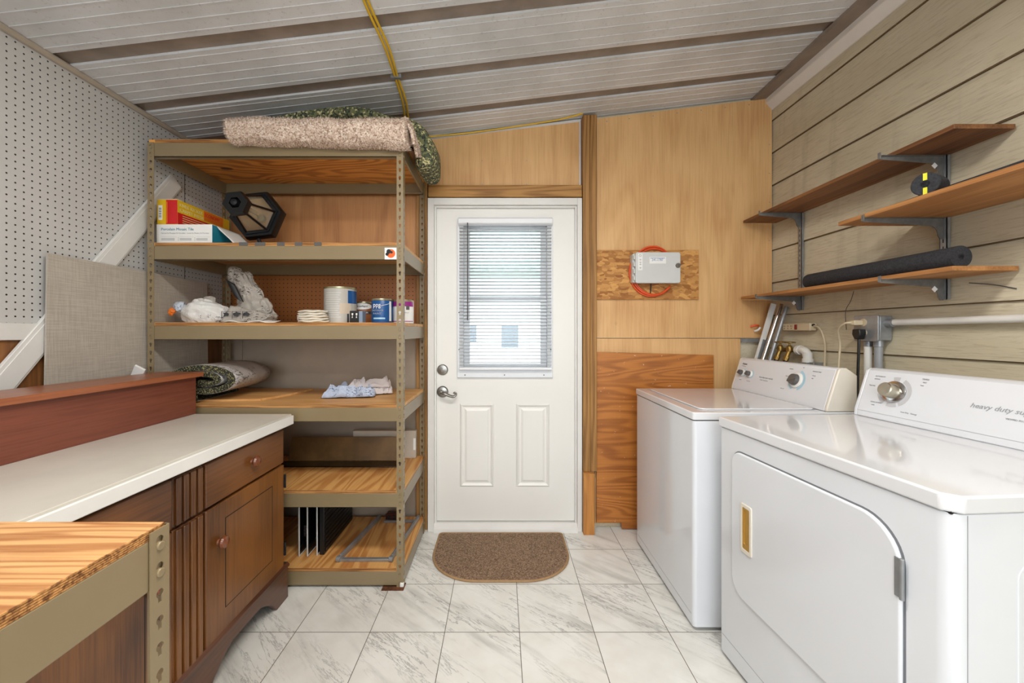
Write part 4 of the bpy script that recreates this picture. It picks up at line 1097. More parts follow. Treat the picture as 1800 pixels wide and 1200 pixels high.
# --- top of the rack: carpet roll, rebond pad
z1 = TOP[0]
def superell(a, n=2.6):
    c, s_ = math.cos(a), math.sin(a)
    return math.copysign(abs(c)**(2/n), c), math.copysign(abs(s_)**(2/n), s_)
def rollpt(u, t):
    a = 2*math.pi*u; c, s_ = superell(a)
    x = -1.262+0.819*t+0.010*noise.noise(Vector((u*6, 2, 0)))
    n = 0.009*noise.noise(Vector((math.cos(a)*2, math.sin(a)*2, t*9)))
    y, zz = 1.882+(0.084+n)*c, z1+0.014+0.006*(1-t)+(0.055+n)*s_
    if y < 1.884:
        if s_ < 0: zz -= 0.018*t*(-s_)
    else:
        zz = max(zz, z1+0.002)
    return Vector((x, y, zz))
cr = thing('carpet_roll', (-0.92, 1.945, z1), 'rolled beige shag carpet remnant on top of the rack', 'carpet')
mb = MB().grid(rollpt, 40, 70, True)
n0 = len(mb.v)
for t in (0, 1):
    ctr = sum((rollpt(k_/40, t) for k_ in range(40)), Vector())/40
    mb.v.append(ctr)
    for k_ in range(40): mb.f.append((k_*70+(69 if t else 0), ((k_+1) % 40)*70+(69 if t else 0), len(mb.v)-1))
obj('rolled_body', mb, m_carpet, cr, sharp=80)
flp = MB().grid(lambda u, t: Vector((-0.458+0.020*math.sin(t*2.2)+0.028*t, 1.845+0.13*u, z1+0.085-0.13*t-0.010*u+0.012*math.sin(u*7))), 12, 14)
obj('loose_corner', flp, m_carpet, cr, solid=0.014, sharp=80)
rnd = random.Random(11)
tf = MB()
def tuft(p_, n_, L_, w_):
    r_ = Vector((rnd.uniform(-1, 1), rnd.uniform(-1, 1), rnd.uniform(-1, 1)))
    t_ = n_.cross(r_)
    if t_.length < 1e-4: return
    t_ = t_.normalized()*w_; d_ = (n_+r_*0.75).normalized()*L_
    b0 = len(tf.v); tf.v.extend([p_-t_, p_+t_, p_+d_]); tf.f.append((b0, b0+1, b0+2))
for k_ in range(15000):
    u, t = rnd.random(), rnd.random()
    p_ = rollpt(u, t); e1 = rollpt(u+0.01, t)-p_; e2 = rollpt(u, min(t+0.01, 1.0))-p_
    if e2.length < 1e-6: e2 = Vector((1, 0, 0))
    n_ = e1.cross(e2).normalized()
    if n_.dot(p_-Vector((p_.x, 1.882, z1+0.028))) < 0: n_ = -n_
    if p_.z < z1+0.01 and p_.y > 1.88: continue
    tuft(p_, n_, rnd.uniform(0.006, 0.012), 0.0013)
for k_ in range(700):
    a = rnd.random(); t = rnd.choice((0, 1)); p_ = rollpt(a, t); tuft(p_, Vector((1 if t else -1, 0, 0)), 0.016, 0.0015)
for k_ in range(1500):
    u, t = rnd.random(), rnd.random()
    p_ = Vector((-0.458+0.020*math.sin(t*2.2)+0.028*t+0.007, 1.845+0.13*u, z1+0.085-0.13*t-0.010*u+0.012*math.sin(u*7))); tuft(p_, Vector((1, -0.5, 0)), 0.011, 0.0014)
pile = obj('shag_pile', tf, m_carpet, cr, recalc=False); pile['kind'] = 'stuff'
pd = thing('carpet_pad', (-0.8, 2.15, z1), 'dark green speckled foam carpet pad draped over the rack top', 'carpet pad')
path = smooth_path([Vector((a, 0, z1+b_)) for a, b_ in ((-1.33, 0.05), (-1.22, 0.125), (-1.02, 0.175), (-0.84, 0.196), (-0.69, 0.188), (-0.57, 0.150), (-0.475, 0.138), (-0.415, 0.09), (-0.396, 0.0), (-0.396, -0.085))], 8)
pts_ = path
def padpt(u, t):
    """closed cross-section (u) swept along the drape (t): a folded thick pad"""
    f_ = t*(len(pts_)-1); i = min(int(f_), len(pts_)-2); fr_ = f_-i
    c = pts_[i].lerp(pts_[i+1], fr_); tg = (pts_[i+1]-pts_[i]).normalized(); nn = Vector((-tg.z, 0, tg.x))
    a = 2*math.pi*u; p_, q_ = superell(a, 3.2)
    end = min(1.0, math.sqrt(max(0.0, 1-max(0, (t-0.93)/0.07)**2))+0.02)
    wob = 0.014*noise.noise(Vector((u*5, t*9, 1.7)))
    y = 2.135+(0.150*p_)*(0.6+0.4*end)
    k2 = (0.036 if t < 0.72 else 0.036+0.022*min(1, (t-0.72)/0.12))*end
    return Vector((c.x, y, c.z))+nn*((k2+wob*0.5)*q_)
def padpt2(u, t):
    q_ = padpt(u, t)
    q_.z = min(q_.z, ceil_z(q_.x)-0.006)
    return q_
mb = MB().grid(padpt2, 36, 90, True)
for t in (0, 1):
    mb.v.append(sum((padpt2(k_/36, t) for k_ in range(36)), Vector())/36)
    for k_ in range(36): mb.f.append((k_*90+(89 if t else 0), ((k_+1) % 36)*90+(89 if t else 0), len(mb.v)-1))
obj('pad_body', mb, m_pad, pd, sharp=80)

# ------------------------------------------------------------------ yellow cords
def ceil_pt(x, y, dz=0.008): return (x, y, ceil_z(x)-dz)
yc = thing('yellow_cord', (-0.5, 1.8, 2.44), 'doubled yellow cord stapled along the ceiling above the rack', 'cord')
for s_ in (-1, 1):
    obj('strand', MB().tube(smooth_path([ceil_pt(-0.455+s_*0.006, 0.6), ceil_pt(-0.49+s_*0.006, 1.1, 0.014), ceil_pt(-0.497+s_*0.007, 1.45), ceil_pt(-0.485+s_*0.008, 1.66, 0.02), ceil_pt(-0.500+s_*0.006, 1.87, 0.008), ceil_pt(-0.507+s_*0.009, 2.05, 0.016), ceil_pt(-0.535+s_*0.008, 2.30, 0.010), ceil_pt(-0.44+s_*0.004, 2.44, 0.016+0.004*s_)], 8), 0.0052, 10), m_ycord, yc)
obj('cord_clip', MB().box(-0.525, -0.475, 1.862, 1.876, ceil_z(-0.5)-0.018, ceil_z(-0.5)+0.002), m_steel, yc)
obj('strand', MB().tube(smooth_path([(-0.452, 2.43, ceil_z(-0.45)-0.022), (-0.2, 2.445, ceil_z(-0.2)-0.02), (0.1, 2.445, ceil_z(0.1)-0.014), (0.35, 2.44, ceil_z(0.35)-0.007), (0.50, 2.40, ceil_z(0.5)-0.007)], 8), 0.0048, 10), m_ycord, yc)
for x, y in ((-0.50, 1.868),):
    pass

# ------------------------------------------------------------------ door mat
mt = thing('door_mat', (0, 2.17, 0), 'brown half round door mat on the marble floor before the door', 'mat')
MXA, MXB, MYA, MYB = -0.372, 0.368, 1.928, 2.385
outl = rrect(MXA, MXB, MYA, MYB, (0.02, 0.02, 0.25, 0.25), 14)
# widen slightly toward the rounded edge
obj('pile', MB().prism([(x*0.985, y*0.99+0.02) for x, y in outl], lambda p, q_, t_: (p, q_, t_), 0.0008, 0.0095), m_mat, mt)
n_ = len(outl); bd = MB().tube([(x, y, 0.006) for x, y in outl]+[(outl[0][0], outl[0][1], 0.006)], 0.0058, 8)
obj('binding', bd, m_matedge, mt)

# ------------------------------------------------------------------ washer and dryer
def dial_axis(nx, nz): return Vector((-nx, 0, nz))
def appliance(name, root, depth, width, zt, body_mat, corner):
    pass
ws = thing('washing_machine', (0.788, 2.29, 0), 'white top load washing machine with two small dials and one large dial', 'washing machine')
W_, D_ = 0.681, 0.668
LX = lambda x, u, z_: (x, -u, z_)
obj('cabinet', MB().prism(rrect(0, D_, -W_, 0, (0.004, 0.016, 0.016, 0.004), 5), lambda p, q_, t_: (p, q_, t_), 0.018, 0.864), m_enamel, ws, local=True, bevel=0.002)
obj('toe_seam', bx(-0.0006, 0.0, -W_+0.02, -0.02, 0.062, 0.0635), m_ink, ws, local=True)
ft = MB()
for a in (0.05, D_-0.05):
    for b_ in (-0.05, -W_+0.05): ft.cyl((a, b_, 0), (a, b_, 0.02), 0.02)
obj('foot', ft, m_black, ws, local=True)
obj('top_gap', bx(0.006, D_-0.006, -W_+0.006, -0.006, 0.862, 0.870), m_dark, ws, local=True)
obj('top_panel', MB().prism(rrect(-0.004, D_, -W_-0.003, 0.003, (0.004, 0.014, 0.014, 0.004), 5), lambda p, q_, t_: (p, q_, t_), 0.868, 0.900), m_enameltop, ws, local=True, bevel=0.007, seg=3)
ld = obj('lid', MB().prism(rrect(0.055, 0.545, -W_+0.05, -0.05, 0.03, 5), lambda p, q_, t_: (p, q_, t_), 0.899, 0.9055), m_enameltop, ws, local=True, bevel=0.003)
obj('lid_seam', MB().ring(rrect(0.048, 0.552, -W_+0.043, -0.043, 0.032, 5), rrect(0.055, 0.545, -W_+0.05, -0.05, 0.03, 5), lambda p, q_, t_: (p, q_, t_), 0.8998, 0.9006), m_ink, ld, local=True)
# console
def console(root, x0, W0, prof, endm, facem, zb):
    fcon = lambda p, q_, t_: (x0+p, t_, q_)
    obj('console', MB().prism(prof, fcon, -W0+0.012, -0.012), facem, root, local=True, bevel=0.004)
    for a, b_ in ((-0.014, 0.0), (-W0, -W0+0.014)):
        obj('end_cap', MB().prism(prof, fcon, a, b_), endm, root, local=True, bevel=0.004)
cprof = [(0.0, 0.901), (0.004, 0.922), (0.052, 1.074), (0.062, 1.080), (0.085, 1.080), (0.128, 1.050), (0.128, 0.901)]
CXW = 0.552
console(ws, CXW, W_-0.008, cprof, m_almond, m_fascia, 0.9)
S0, S1 = Vector((CXW+0.004, 0, 0.922)), Vector((CXW+0.052, 0, 1.074))
sv = (S1-S0).normalized(); sn = Vector((-sv.z, 0, sv.x))
def onface(s_, u, off=0.0): c = S0.lerp(S1, s_)+sn*off; return Vector((c.x, -u, c.z))
def arc(mb, s_, u, r0, r1, a0, a1, off, n=10):
    c = onface(s_, u, off); rt = Vector((0, -1, 0))
    vs = []
    for i in range(n+1):
        a = R(a0+(a1-a0)*i/n)
        for r in (r0, r1): vs.append(c+rt*(r*math.cos(a))+sv*(r*math.sin(a)))
    mb.add(vs, [(2*i, 2*i+1, 2*i+3, 2*i+2) for i in range(n)])
def dial(root, s_, u, r, label, big):
    k_ = obj('dial', MB().lathe([(r*1.15, 0.0), (r*1.15, 0.004), (r*1.05, 0.007), (r*0.95, 0.009)], onface(s_, u, 0.001), sn, 32), m_white, root, local=True, label=label)
    obj('grip', MB().lathe([(r*0.86, 0.006), (r*0.82, 0.018), (r*0.74, 0.026), (0, 0.027)], onface(s_, u), sn, 28)
        .obox(onface(s_, u, 0.02), Vector((0, -1, 0))*r*0.75+sv*r*0.3, sv*0.18*r, sn*0.008), m_dgrey, k_, local=True)
    am = MB(); arc(am, s_, u, r*1.22, r*1.55, -70, 75, 0.0007); arc(am, s_, u, r*1.22, r*1.55, 190, 250, 0.0007)
    obj('dial_ring', am, m_blueprint, k_, local=True)
dial(ws, 0.50, 0.070, 0.0165, 'small grey dial', False)
dial(ws, 0.50, 0.137, 0.0165, 'small grey dial', False)
dial(ws, 0.55, 0.470, 0.032, 'large dark grey dial', True)
rt = (0, -1, 0)
def ftext(root, s, size, s_, u, mat=None, shear=0.0, fit=None, off=0.0008):
    c = onface(s_, u, off); return text('printed_text', s, size, c, rt, sv, mat or m_ink, root, local=True, shear=shear, fit=fit)
ftext(ws, 'Estate', 0.015, 0.80, 0.042, m_inkd, 0.3, 0.040)
ftext(ws, 'BY WHIRLPOOL', 0.005, 0.74, 0.042, m_ink, 0, 0.036)
ftext(ws, 'heavy duty super capacity', 0.011, 0.44, 0.212, m_ink, 0.3, 0.105)
ftext(ws, '5 cycles  3 temperatures', 0.006, 0.36, 0.225)
for s_, u, tx in ((0.24, 0.055, 'Load Size'), (0.24, 0.122, 'Temperature'), (0.85, 0.405, 'REGULAR'), (0.62, 0.395, 'Heavy'), (0.86, 0.545, 'PERMANENT PRESS'), (0.74, 0.55, 'Normal'), (0.66, 0.55, 'Light'), (0.22, 0.385, 'DELICATE'), (0.93, 0.485, 'Off')):
    ftext(ws, tx, 0.0055, s_, u)

dy = thing('clothes_dryer', (0.84, 1.505, 0), 'white front load clothes dryer with a silver dial and gold handle', 'dryer', rotz=R(4.0))
W2, D2 = 0.733, 0.660
obj('cabinet', MB().prism(rrect(0, D2, -W2, 0, (0.004, 0.010, 0.030, 0.004), 7), lambda p, q_, t_: (p, q_, t_), 0.018, 0.868), m_enamel, dy, local=True, bevel=0.002)
ft = MB()
for a in (0.05, D2-0.05):
    for b_ in (-0.05, -W2+0.05): ft.cyl((a, b_, 0), (a, b_, 0.02), 0.02)
obj('foot', ft, m_black, dy, local=True)
obj('side_seam', bx(0.030, 0.0315, -W2-0.0006, -W2+0.001, 0.02, 0.866), m_ink, dy, local=True)
obj('side_emboss', MB().prism(rrect(0.14, D2-0.10, 0.10, 0.765, 0.03, 5), lambda p, q_, t_: (p, t_, q_), -W2-0.0015, -W2+0.001), m_enamel, dy, local=True, bevel=0.002)
obj('toe_seam', bx(-0.0006, 0.0, -W2+0.03, -0.012, 0.085, 0.0865), m_ink, dy, local=True)
obj('top_gap', bx(0.006, D2-0.006, -W2+0.008, -0.006, 0.866, 0.873), m_dark, dy, local=True)
obj('top_panel', MB().prism([(-0.006, 0.003), (-0.006, -W2+0.018), (0.018, -W2-0.005), (D2, -W2-0.005), (D2, 0.003)], lambda p, q_, t_: (p, q_, t_), 0.870, 0.906), m_enameltop, dy, local=True, bevel=0.005, seg=3)
# door with big rounded corners
dpoly = rrect(-0.645, -0.078, 0.295, 0.803, (0.045, 0.095, 0.095, 0.060), 10)
def infl(P_, a):
    cx = sum(p[0] for p in P_)/len(P_); cy = sum(p[1] for p in P_)/len(P_)
    return [(p+math.copysign(a, p-cx), q_+math.copysign(a, q_-cy)) for p, q_ in P_]
fD = lambda p, q_, t_: (t_, p, q_)
obj('door_gap', MB().prism(infl(dpoly, 0.0035), fD, -0.0008, 0.002), plain('enamel_shadow_gap', (120, 122, 126), 0.5), dy, local=True)
dd_ = obj('door', MB().prism(dpoly, fD, -0.010, 0.001), m_enamel, dy, local=True, bevel=0.005, seg=3)
obj('handle_frame', MB().ring(rrect(-0.186, -0.133, 0.468, 0.636, 0.006, 3), rrect(-0.177, -0.142, 0.482, 0.624, 0.004, 3), fD, -0.0145, -0.009), m_almond, dd_, local=True, bevel=0.001)
hp = MB(); hp.ring(rrect(-0.177, -0.142, 0.482, 0.624, 0.004, 3), rrect(-0.168, -0.149, 0.500, 0.616, 0.004, 3), lambda p, q_, t_: (t_, p, q_), -0.0135, -0.010)
hp.box(-0.0104, -0.0098, -0.177, -0.142, 0.482, 0.624)
obj('handle_recess', hp, m_gold, dd_, local=True, label='gold coloured finger recess')
for zz in (0.69, 0.40):
    obj('hinge', MB().box(-0.0125, -0.0095, -0.650, -0.634, zz-0.043, zz+0.043).cyl((-0.012, -0.650, zz-0.045), (-0.012, -0.650, zz+0.045), 0.0045, n=12), m_steel, dy, local=True, bevel=0.001)
CXW = 0.545
cprof2 = [(0.0, 0.906), (0.003, 0.932), (0.052, 1.080), (0.064, 1.088), (0.10, 1.088), (0.112, 1.05), (0.112, 0.906)]
console(dy, CXW, W2-0.002, cprof2, m_fascia, m_fascia, 0.9)
S0, S1 = Vector((CXW+0.003, 0, 0.932)), Vector((CXW+0.052, 0, 1.080)); sv = (S1-S0).normalized(); sn = Vector((-sv.z, 0, sv.x))
kd = obj('dial', MB().lathe([(0.040, 0.0), (0.040, 0.004), (0.034, 0.007), (0.026, 0.008)], onface(0.54, 0.125, 0.001), sn, 40), m_chrome, dy, local=True, label='silver dial')
obj('grip', MB().lathe([(0.026, 0.006), (0.0245, 0.040), (0.022, 0.043), (0, 0.0435)], onface(0.54, 0.125), sn, 36), plain('champagne_metal', (196, 188, 168), 0.3, 0.9), kd, local=True)
am = MB()
for a0, a1 in ((-60, 62), (80, 105), (195, 240), (255, 292)): arc(am, 0.54, 0.125, 0.042, 0.056, a0, a1, 0.0007)
obj('dial_ring', am, m_greyarc, kd, local=True)
for s_, u, tx, sz in ((0.86, 0.045, 'AUTOMATIC', .0065), (0.79, 0.045, 'DRYING', .0055), (0.62, 0.032, 'Very Dry', .006), (0.22, 0.055, 'COOL DOWN', .006), (0.15, 0.06, 'CARE', .005), (0.90, 0.20, 'TIMED', .0075), (0.83, 0.205, 'DRY', .006), (0.76, 0.20, 'heat', .006), (0.10, 0.165, 'Less Dry   Energy', .007), (0.33, 0.43, 'VIEWED PLUS', .007)):
    ftext(dy, tx, sz, s_, u)
ftext(dy, 'heavy duty super capacity', 0.021, 0.46, 0.345, m_ink, 0.3, 0.225)
obj('grey_stripe', bx(CXW+0.0015, CXW+0.0025, -W2+0.016, -0.016, 0.9285, 0.9295), m_greyarc, dy, local=True)  # thin grey stripe along the foot of the console

# ------------------------------------------------------------------ right wall: shelf tracks, brackets, boards
def wall_x(z_):
    """front of the siding at height z_ (courses lean)"""
    f_ = ((z_-1.739)/H) % 1.0; return XR-0.012+0.011*f_
def track(y, z0_, z1_, label):
    t = thing('shelf_track', (XR-0.012, y, z0_), label, 'shelf track', group='slotted shelf tracks')
    xf = XR-0.026
    obj('channel', MB().box(xf, XR-0.0125, y-0.0125, y-0.010, z0_, z1_).box(xf, XR-0.0125, y+0.010, y+0.0125, z0_, z1_).box(xf, xf+0.0025, y-0.0125, y+0.0125, z0_, z1_), m_steel, t)
    sm = MB(); zz = z0_+0.02
    while zz < z1_-0.03:
        sm.box(xf-0.0006, xf, y-0.0015, y+0.0015, zz, zz+0.014); zz += 0.028
    obj('slot', sm, m_dark, t)
    return xf
track(2.21, 1.352, 1.898, 'slotted steel shelf track nearer the plywood wall')
track(1.493, 1.352, 1.905, 'slotted steel shelf track carrying three brackets')
def bracket(y, zt, tip, label, sticker=False):
    xf = XR-0.026
    t = thing('shelf_bracket', (xf, y, zt-0.08), label, 'bracket', group='steel shelf brackets')
    Lb = xf-tip
    prof = [(0, 0), (-Lb, 0), (-Lb, -0.014), (-Lb*0.35, -0.026)]
    for k_ in range(7):
        a = R(90-90*k_/6); prof.append((-0.030-0.030*math.sin(R(90*k_/6))*-1-0.030, -0.026) if False else (-0.055+0.035*math.sin(R(15*k_)), -0.028-0.040*(1-math.cos(R(15*k_)))))
    prof += [(-0.012, -0.080), (0, -0.080)]
    f = lambda p, q_, t_: (xf+p, t_, zt+q_)
    obj('web', MB().prism(prof, f, y-0.0015, y+0.0015), m_bracket, t)
    obj('flange', MB().box(xf-Lb, xf, y-0.009, y+0.009, zt-0.002, zt).box(xf-Lb-0.003, xf-Lb, y-0.006, y+0.006, zt-0.012, zt+0.012), m_bracket, t, bevel=0.0008)
    if sticker: obj('price_sticker', MB().obox((xf-0.035, y-0.0022, zt-0.038), (0.006, 0, 0.006), (0, 0.0004, 0), (-0.006, 0, 0.006)), m_paper, t)
zA, zB, zC = 1.899, 1.662, 1.430
bracket(2.21, zA, 1.455, 'grey bracket under the top wall shelf nearer the plywood wall')
bracket(1.493, zA, 1.440, 'grey bracket under the top wall shelf near its cut end', True)
bracket(1.493, zB, 1.377, 'long grey bracket under the middle wall shelf')
bracket(2.21, zC, 1.435, 'grey bracket with white tag under the bottom shelf above the washer', True)
bracket(1.493, zC, 1.440, 'grey bracket with white tag under the bottom shelf near its cut end', True)
def wshelf(x0, y0_, y1_, z_, mat, label, th=0.016, clip=0.0):
    poly = [(x0, y1_), (x0, y0_+0.0), (XR-0.0125, y0_-clip), (XR-0.0125, y1_)]
    tag(obj('wall_shelf', MB().prism(poly, lambda p, q_, t_: (p, q_, t_), z_+0.0005, z_+th), mat, bevel=0.001), label, 'shelf', 'plywood wall shelves')
wshelf(1.492, 1.293, 2.42, zA, m_wallshelf, 'highest dark plywood shelf on the tan siding wall')
wshelf(1.378, 0.25, 1.605, zB, m_wallshelf2, 'middle plywood shelf on the siding wall carrying two foam tubes')
wshelf(1.478, 1.285, 2.42, zC, m_wallshelf2, 'lowest plywood shelf on the siding wall above the washer')
def foam(p0, p1, r, hole, label, slit=True):
    t = thing('foam_tube', ((Vector(p0)+Vector(p1))/2)-Vector((0, 0, r)), label, 'foam tube')
    d_ = Vector(p1)-Vector(p0)
    obj('tube', MB().lathe([(hole, 0), (r*0.985, 0.0), (r, 0.002), (r, d_.length-0.002), (r*0.985, d_.length), (hole, d_.length), (hole, 0.0)], p0, d_, 36), m_foam, t)
    return t
foam((1.553, 1.325, zC+0.016+0.038), (1.560, 1.985, zC+0.016+0.038), 0.0375, 0.010, 'black foam pipe tube lying on the lowest wall shelf')
foam((1.455, 0.35, zB+0.016+0.0225), (1.525, 1.66, zB+0.016+0.0225), 0.0215, 0.007, 'long black foam tube along the back of the middle wall shelf')
fs = thing('foam_sleeve', (1.42, 1.30, zB+0.016), 'short thick black foam sleeve with a yellow tape stripe', 'foam tube')
fa, fb = Vector((1.388, 1.285, zB+0.016+0.036)), Vector((1.452, 1.315, zB+0.016+0.036))
fd = fb-fa
obj('tube', MB().lathe([(0.012, 0), (0.034, 0.0), (0.036, 0.002), (0.036, fd.length-0.002), (0.034, fd.length), (0.012, fd.length), (0.012, 0.0)], fa, fd, 32), m_foam, fs)
fdn = fd.normalized(); sdv = fdn.cross(Vector((0, 0, 1))).normalized()
obj('yellow_tape', MB().obox(fa-fdn*0.0006+Vector((0, 0, 0.0235)), sdv*0.005, fdn*0.0006, (0, 0, 0.0115)).obox(fa-fdn*0.0006-Vector((0, 0, 0.0235)), sdv*0.005, fdn*0.0006, (0, 0, 0.0115)), m_yellow, fs, label='yellow tape stripe')

# ------------------------------------------------------------------ plywood, OSB and utility box on the back wall
pw = MB().add([], [])
fB = lambda p, q_, t_: (p, t_, q_)
pw.prism([(0.592, 0.045), (0.745, 0.045), (0.750, 0.006), (1.32, 0.006), (1.32, 1.085), (0.592, 1.105)], fB, 2.438, 2.450)
tag(obj('stained_plywood', pw, m_darkply, bevel=0.001), 'orange stained plywood board with paint specks leaning behind the washer', 'plywood')
fb_ = MB().box(0.590, 1.228, 2.440, 2.4545, 1.432, 1.738)
tag(obj('osb_board', fb_, m_osb, bevel=0.001), 'strand board rectangle screwed to the plywood behind the grey box', 'board')
oc = thing('orange_cable', (0.93, 2.40, 1.45), 'orange cable coiled around the grey utility box', 'cable')
def loop(rx, rz, cx, cz, y, a0, a1, ph): return [(cx+rx*math.cos(R(a)), y+0.004*math.sin(R(a*2+ph)), cz+rz*math.sin(R(a))) for a in range(a0, a1+1, 8)]
obj('coil', MB().tube(loop(0.138, 0.150, 0.932, 1.600, 2.428, 45, 325, 0), 0.0052, 10).tube(loop(0.132, 0.150, 0.936, 1.606, 2.421, 50, 318, 60), 0.0052, 10).tube(loop(0.128, 0.142, 0.945, 1.602, 2.431, 60, 322, 130), 0.0052, 10), m_orange, oc)
ub = thing('utility_box', (0.965, 2.41, 1.52), 'grey plastic utility box with labels and a lock on strand board', 'utility box')
UX0, UX1, UZ0, UZ1, UF = 0.800, 1.085, 1.524, 1.712, 2.372
obj('back_box', MB().prism(rrect(UX0, UX1-0.006, UZ0+0.006, UZ1-0.004, 0.012, 4), fB, UF+0.022, 2.4395), m_boxgrey, ub, bevel=0.003)
obj('cover', MB().prism(rrect(UX0+0.012, UX1, UZ0, UZ1, 0.014, 5), fB, UF, UF+0.020), m_boxgrey, ub, bevel=0.005, seg=3)
hb = MB()
for k_ in range(4): hb.box(UX0+0.002, UX0+0.012, UF+0.006, UF+0.024, UZ0+0.018+k_*0.042, UZ0+0.044+k_*0.042)
obj('hinge_lug', hb, m_boxgrey, ub, bevel=0.002)
s1 = obj('vertical_label', bx(UX0+0.026, UX0+0.054, UF-0.0006, UF, UZ0+0.078, UZ1-0.010), m_paper, ub)
sy = MB().tube([(UX0+0.040+0.007*math.cos(R(a)), UF-0.001, UZ1-0.022+0.007*math.sin(R(a))) for a in range(0, 361, 60)], 0.0012, 6)
for k_, hh in enumerate((0.045, 0.062, 0.074, 0.095)): sy.box(UX0+0.034, UX0+0.048, UF-0.0012, UF-0.0006, UZ1-hh-0.002, UZ1-hh).box(UX0+0.040, UX0+0.042, UF-0.0012, UF-0.0006, UZ1-hh-0.006, UZ1-hh+0.003)
obj('printed_symbol', sy, m_ink, s1)
s2 = obj('phone_label', bx(UX0+0.096, UX0+0.196, UF-0.0006, UF, UZ0+0.118, UZ0+0.158), m_paper, ub)
text('printed_text', '241-1787', 0.020, (UX0+0.110, UF-0.0008, UZ0+0.134), (1, 0, 0), (0, 0, 1), m_bluetext, s2, fit=0.068)
obj('blue_rule', bx(UX0+0.100, UX0+0.190, UF-0.0010, UF-0.0006, UZ0+0.150, UZ0+0.1525), m_bluetext, s2)
lk = MB().cyl((UX1-0.018, UF, UZ0+0.106), (UX1-0.018, UF-0.008, UZ0+0.106), 0.014, n=24).cyl((UX1-0.018, UF-0.008, UZ0+0.106), (UX1-0.018, UF-0.012, UZ0+0.106), 0.009, n=20)
lk.box(UX1-0.012, UX1+0.006, UF-0.006, UF-0.003, UZ0+0.108, UZ0+0.114)
obj('lock', lk, m_nickel, ub)
obj('drop_cable', MB().tube([(0.925, 2.425, UZ0+0.01), (0.926, 2.428, UZ0-0.02), (0.925, 2.434, UZ0-0.06)], 0.0035, 8), m_black, ub)
nl = MB()
for zt_ in (2.40, 2.22, 2.04, 1.80, 1.60, 1.42): nl.cyl((XR-0.03, 2.4555, zt_), (XR-0.03, 2.4535, zt_), 0.003, n=8)
for x in (0.66, 0.80, 0.95, 1.1, 1.25, 1.4, 1.55): nl.cyl((x, 2.4555, ceil_z(x)-0.045), (x, 2.4535, ceil_z(x)-0.045), 0.0035, n=8)
for x in (-0.12, 0.16): nl.cyl((x, 2.4555, 2.152), (x, 2.4535, 2.152), 0.0035, n=8).cyl((x, 2.4555, 2.30), (x, 2.4535, 2.30), 0.003, n=8)
struct('nail_head', nl, m_steel, wall)

# ------------------------------------------------------------------ wiring and plumbing over the washer
WX = XR-0.012
jb = thing('junction_box', (1.66, 1.755, 1.17), 'grey metal outlet box with two plugs on the siding wall', 'outlet box')
obj('box', bx(1.640, WX, 1.700, 1.812, 1.192, 1.300), m_steel, jb, bevel=0.004)
obj('cover', MB().prism(rrect(1.698, 1.816, 1.188, 1.304, 0.008, 4), lambda p, q_, t_: (t_, p, q_), 1.630, 1.640), m_steel, jb, bevel=0.002)
for zz in (1.272, 1.225):
    obj('receptacle', MB().cyl((1.630, 1.766, zz), (1.627, 1.766, zz), 0.017, n=24), m_beigeplastic, jb)
for p0_, p1_ in (((1.672, 1.701, 1.268), (1.672, 1.670, 1.268)), ((1.668, 1.735, 1.193), (1.668, 1.735, 1.165)), ((1.668, 1.785, 1.193), (1.668, 1.785, 1.165))):
    obj('conduit_fitting', MB().cyl(p0_, p1_, 0.018, n=20), m_steel, jb)
def pipe(name, pts, r, mat, label, cat='pipe'): return tag(obj(name, MB().tube(pts, r, 16), mat), label, cat)
pipe('conduit_pipe', [(1.672, 1.668, 1.270), (1.672, 0.9, 1.276), (1.672, 0.1, 1.280)], 0.0138, m_pvc, 'white conduit pipe running along the siding above the dryer')
pipe('conduit_pipe', [(1.668, 1.785, 1.164), (1.666, 1.785, 0.5), (1.664, 1.785, 0.0)], 0.0150, m_pvc, 'white conduit pipe dropping from the outlet box')
pipe('conduit_pipe', [(1.668, 1.735, 1.164), (1.664, 1.735, 0.5), (1.660, 1.735, 0.0)], 0.0150, m_greypvc, 'grey conduit pipe dropping from the outlet box')
pc1 = thing('power_cable', (1.63, 1.82, 0.9), 'beige power cable looping down from the upper outlet', 'cable')
obj('plug', MB().obox((1.606, 1.775, 1.271), (0.020, 0, 0), (0, 0.013, 0), (0, 0, 0.011)), m_beigeplastic, pc1, bevel=0.003)
obj('cable', MB().tube(smooth_path([(1.588, 1.778, 1.271), (1.575, 1.80, 1.268), (1.585, 1.845, 1.235), (1.61, 1.865, 1.17), (1.60, 1.86, 1.08), (1.58, 1.85, 0.9), (1.58, 1.85, 0.4)], 8), 0.0048, 10), m_beigeplastic, pc1)
pc2 = thing('power_cable', (1.61, 1.77, 0.9), 'black power cable hanging straight from the lower outlet', 'cable')
obj('plug', MB().prism([(-0.018, 0.016), (0.018, 0.016), (0.020, -0.008), (0.008, -0.030), (-0.008, -0.030), (-0.020, -0.008)], lambda p, q_, t_: (t_, 1.767+p, 1.226+q_), 1.595, 1.6265), m_black, pc2, bevel=0.004)
obj('cable', MB().tube(smooth_path([(1.610, 1.767, 1.20), (1.610, 1.768, 1.14), (1.612, 1.775, 1.0), (1.61, 1.78, 0.6)], 8), 0.0055, 10), m_black, pc2)
ps = thing('power_strip', (1.675, 2.2, 1.235), 'beige power strip with a red switch mounted on the siding', 'power strip')
obj('housing', bx(1.655, WX, 2.105, 2.310, 1.236, 1.278), m_beigeplastic, ps, bevel=0.005)
obj('switch', bx(1.651, 1.656, 2.195, 2.213, 1.243, 1.271), m_red, ps, bevel=0.002)
so_ = MB()
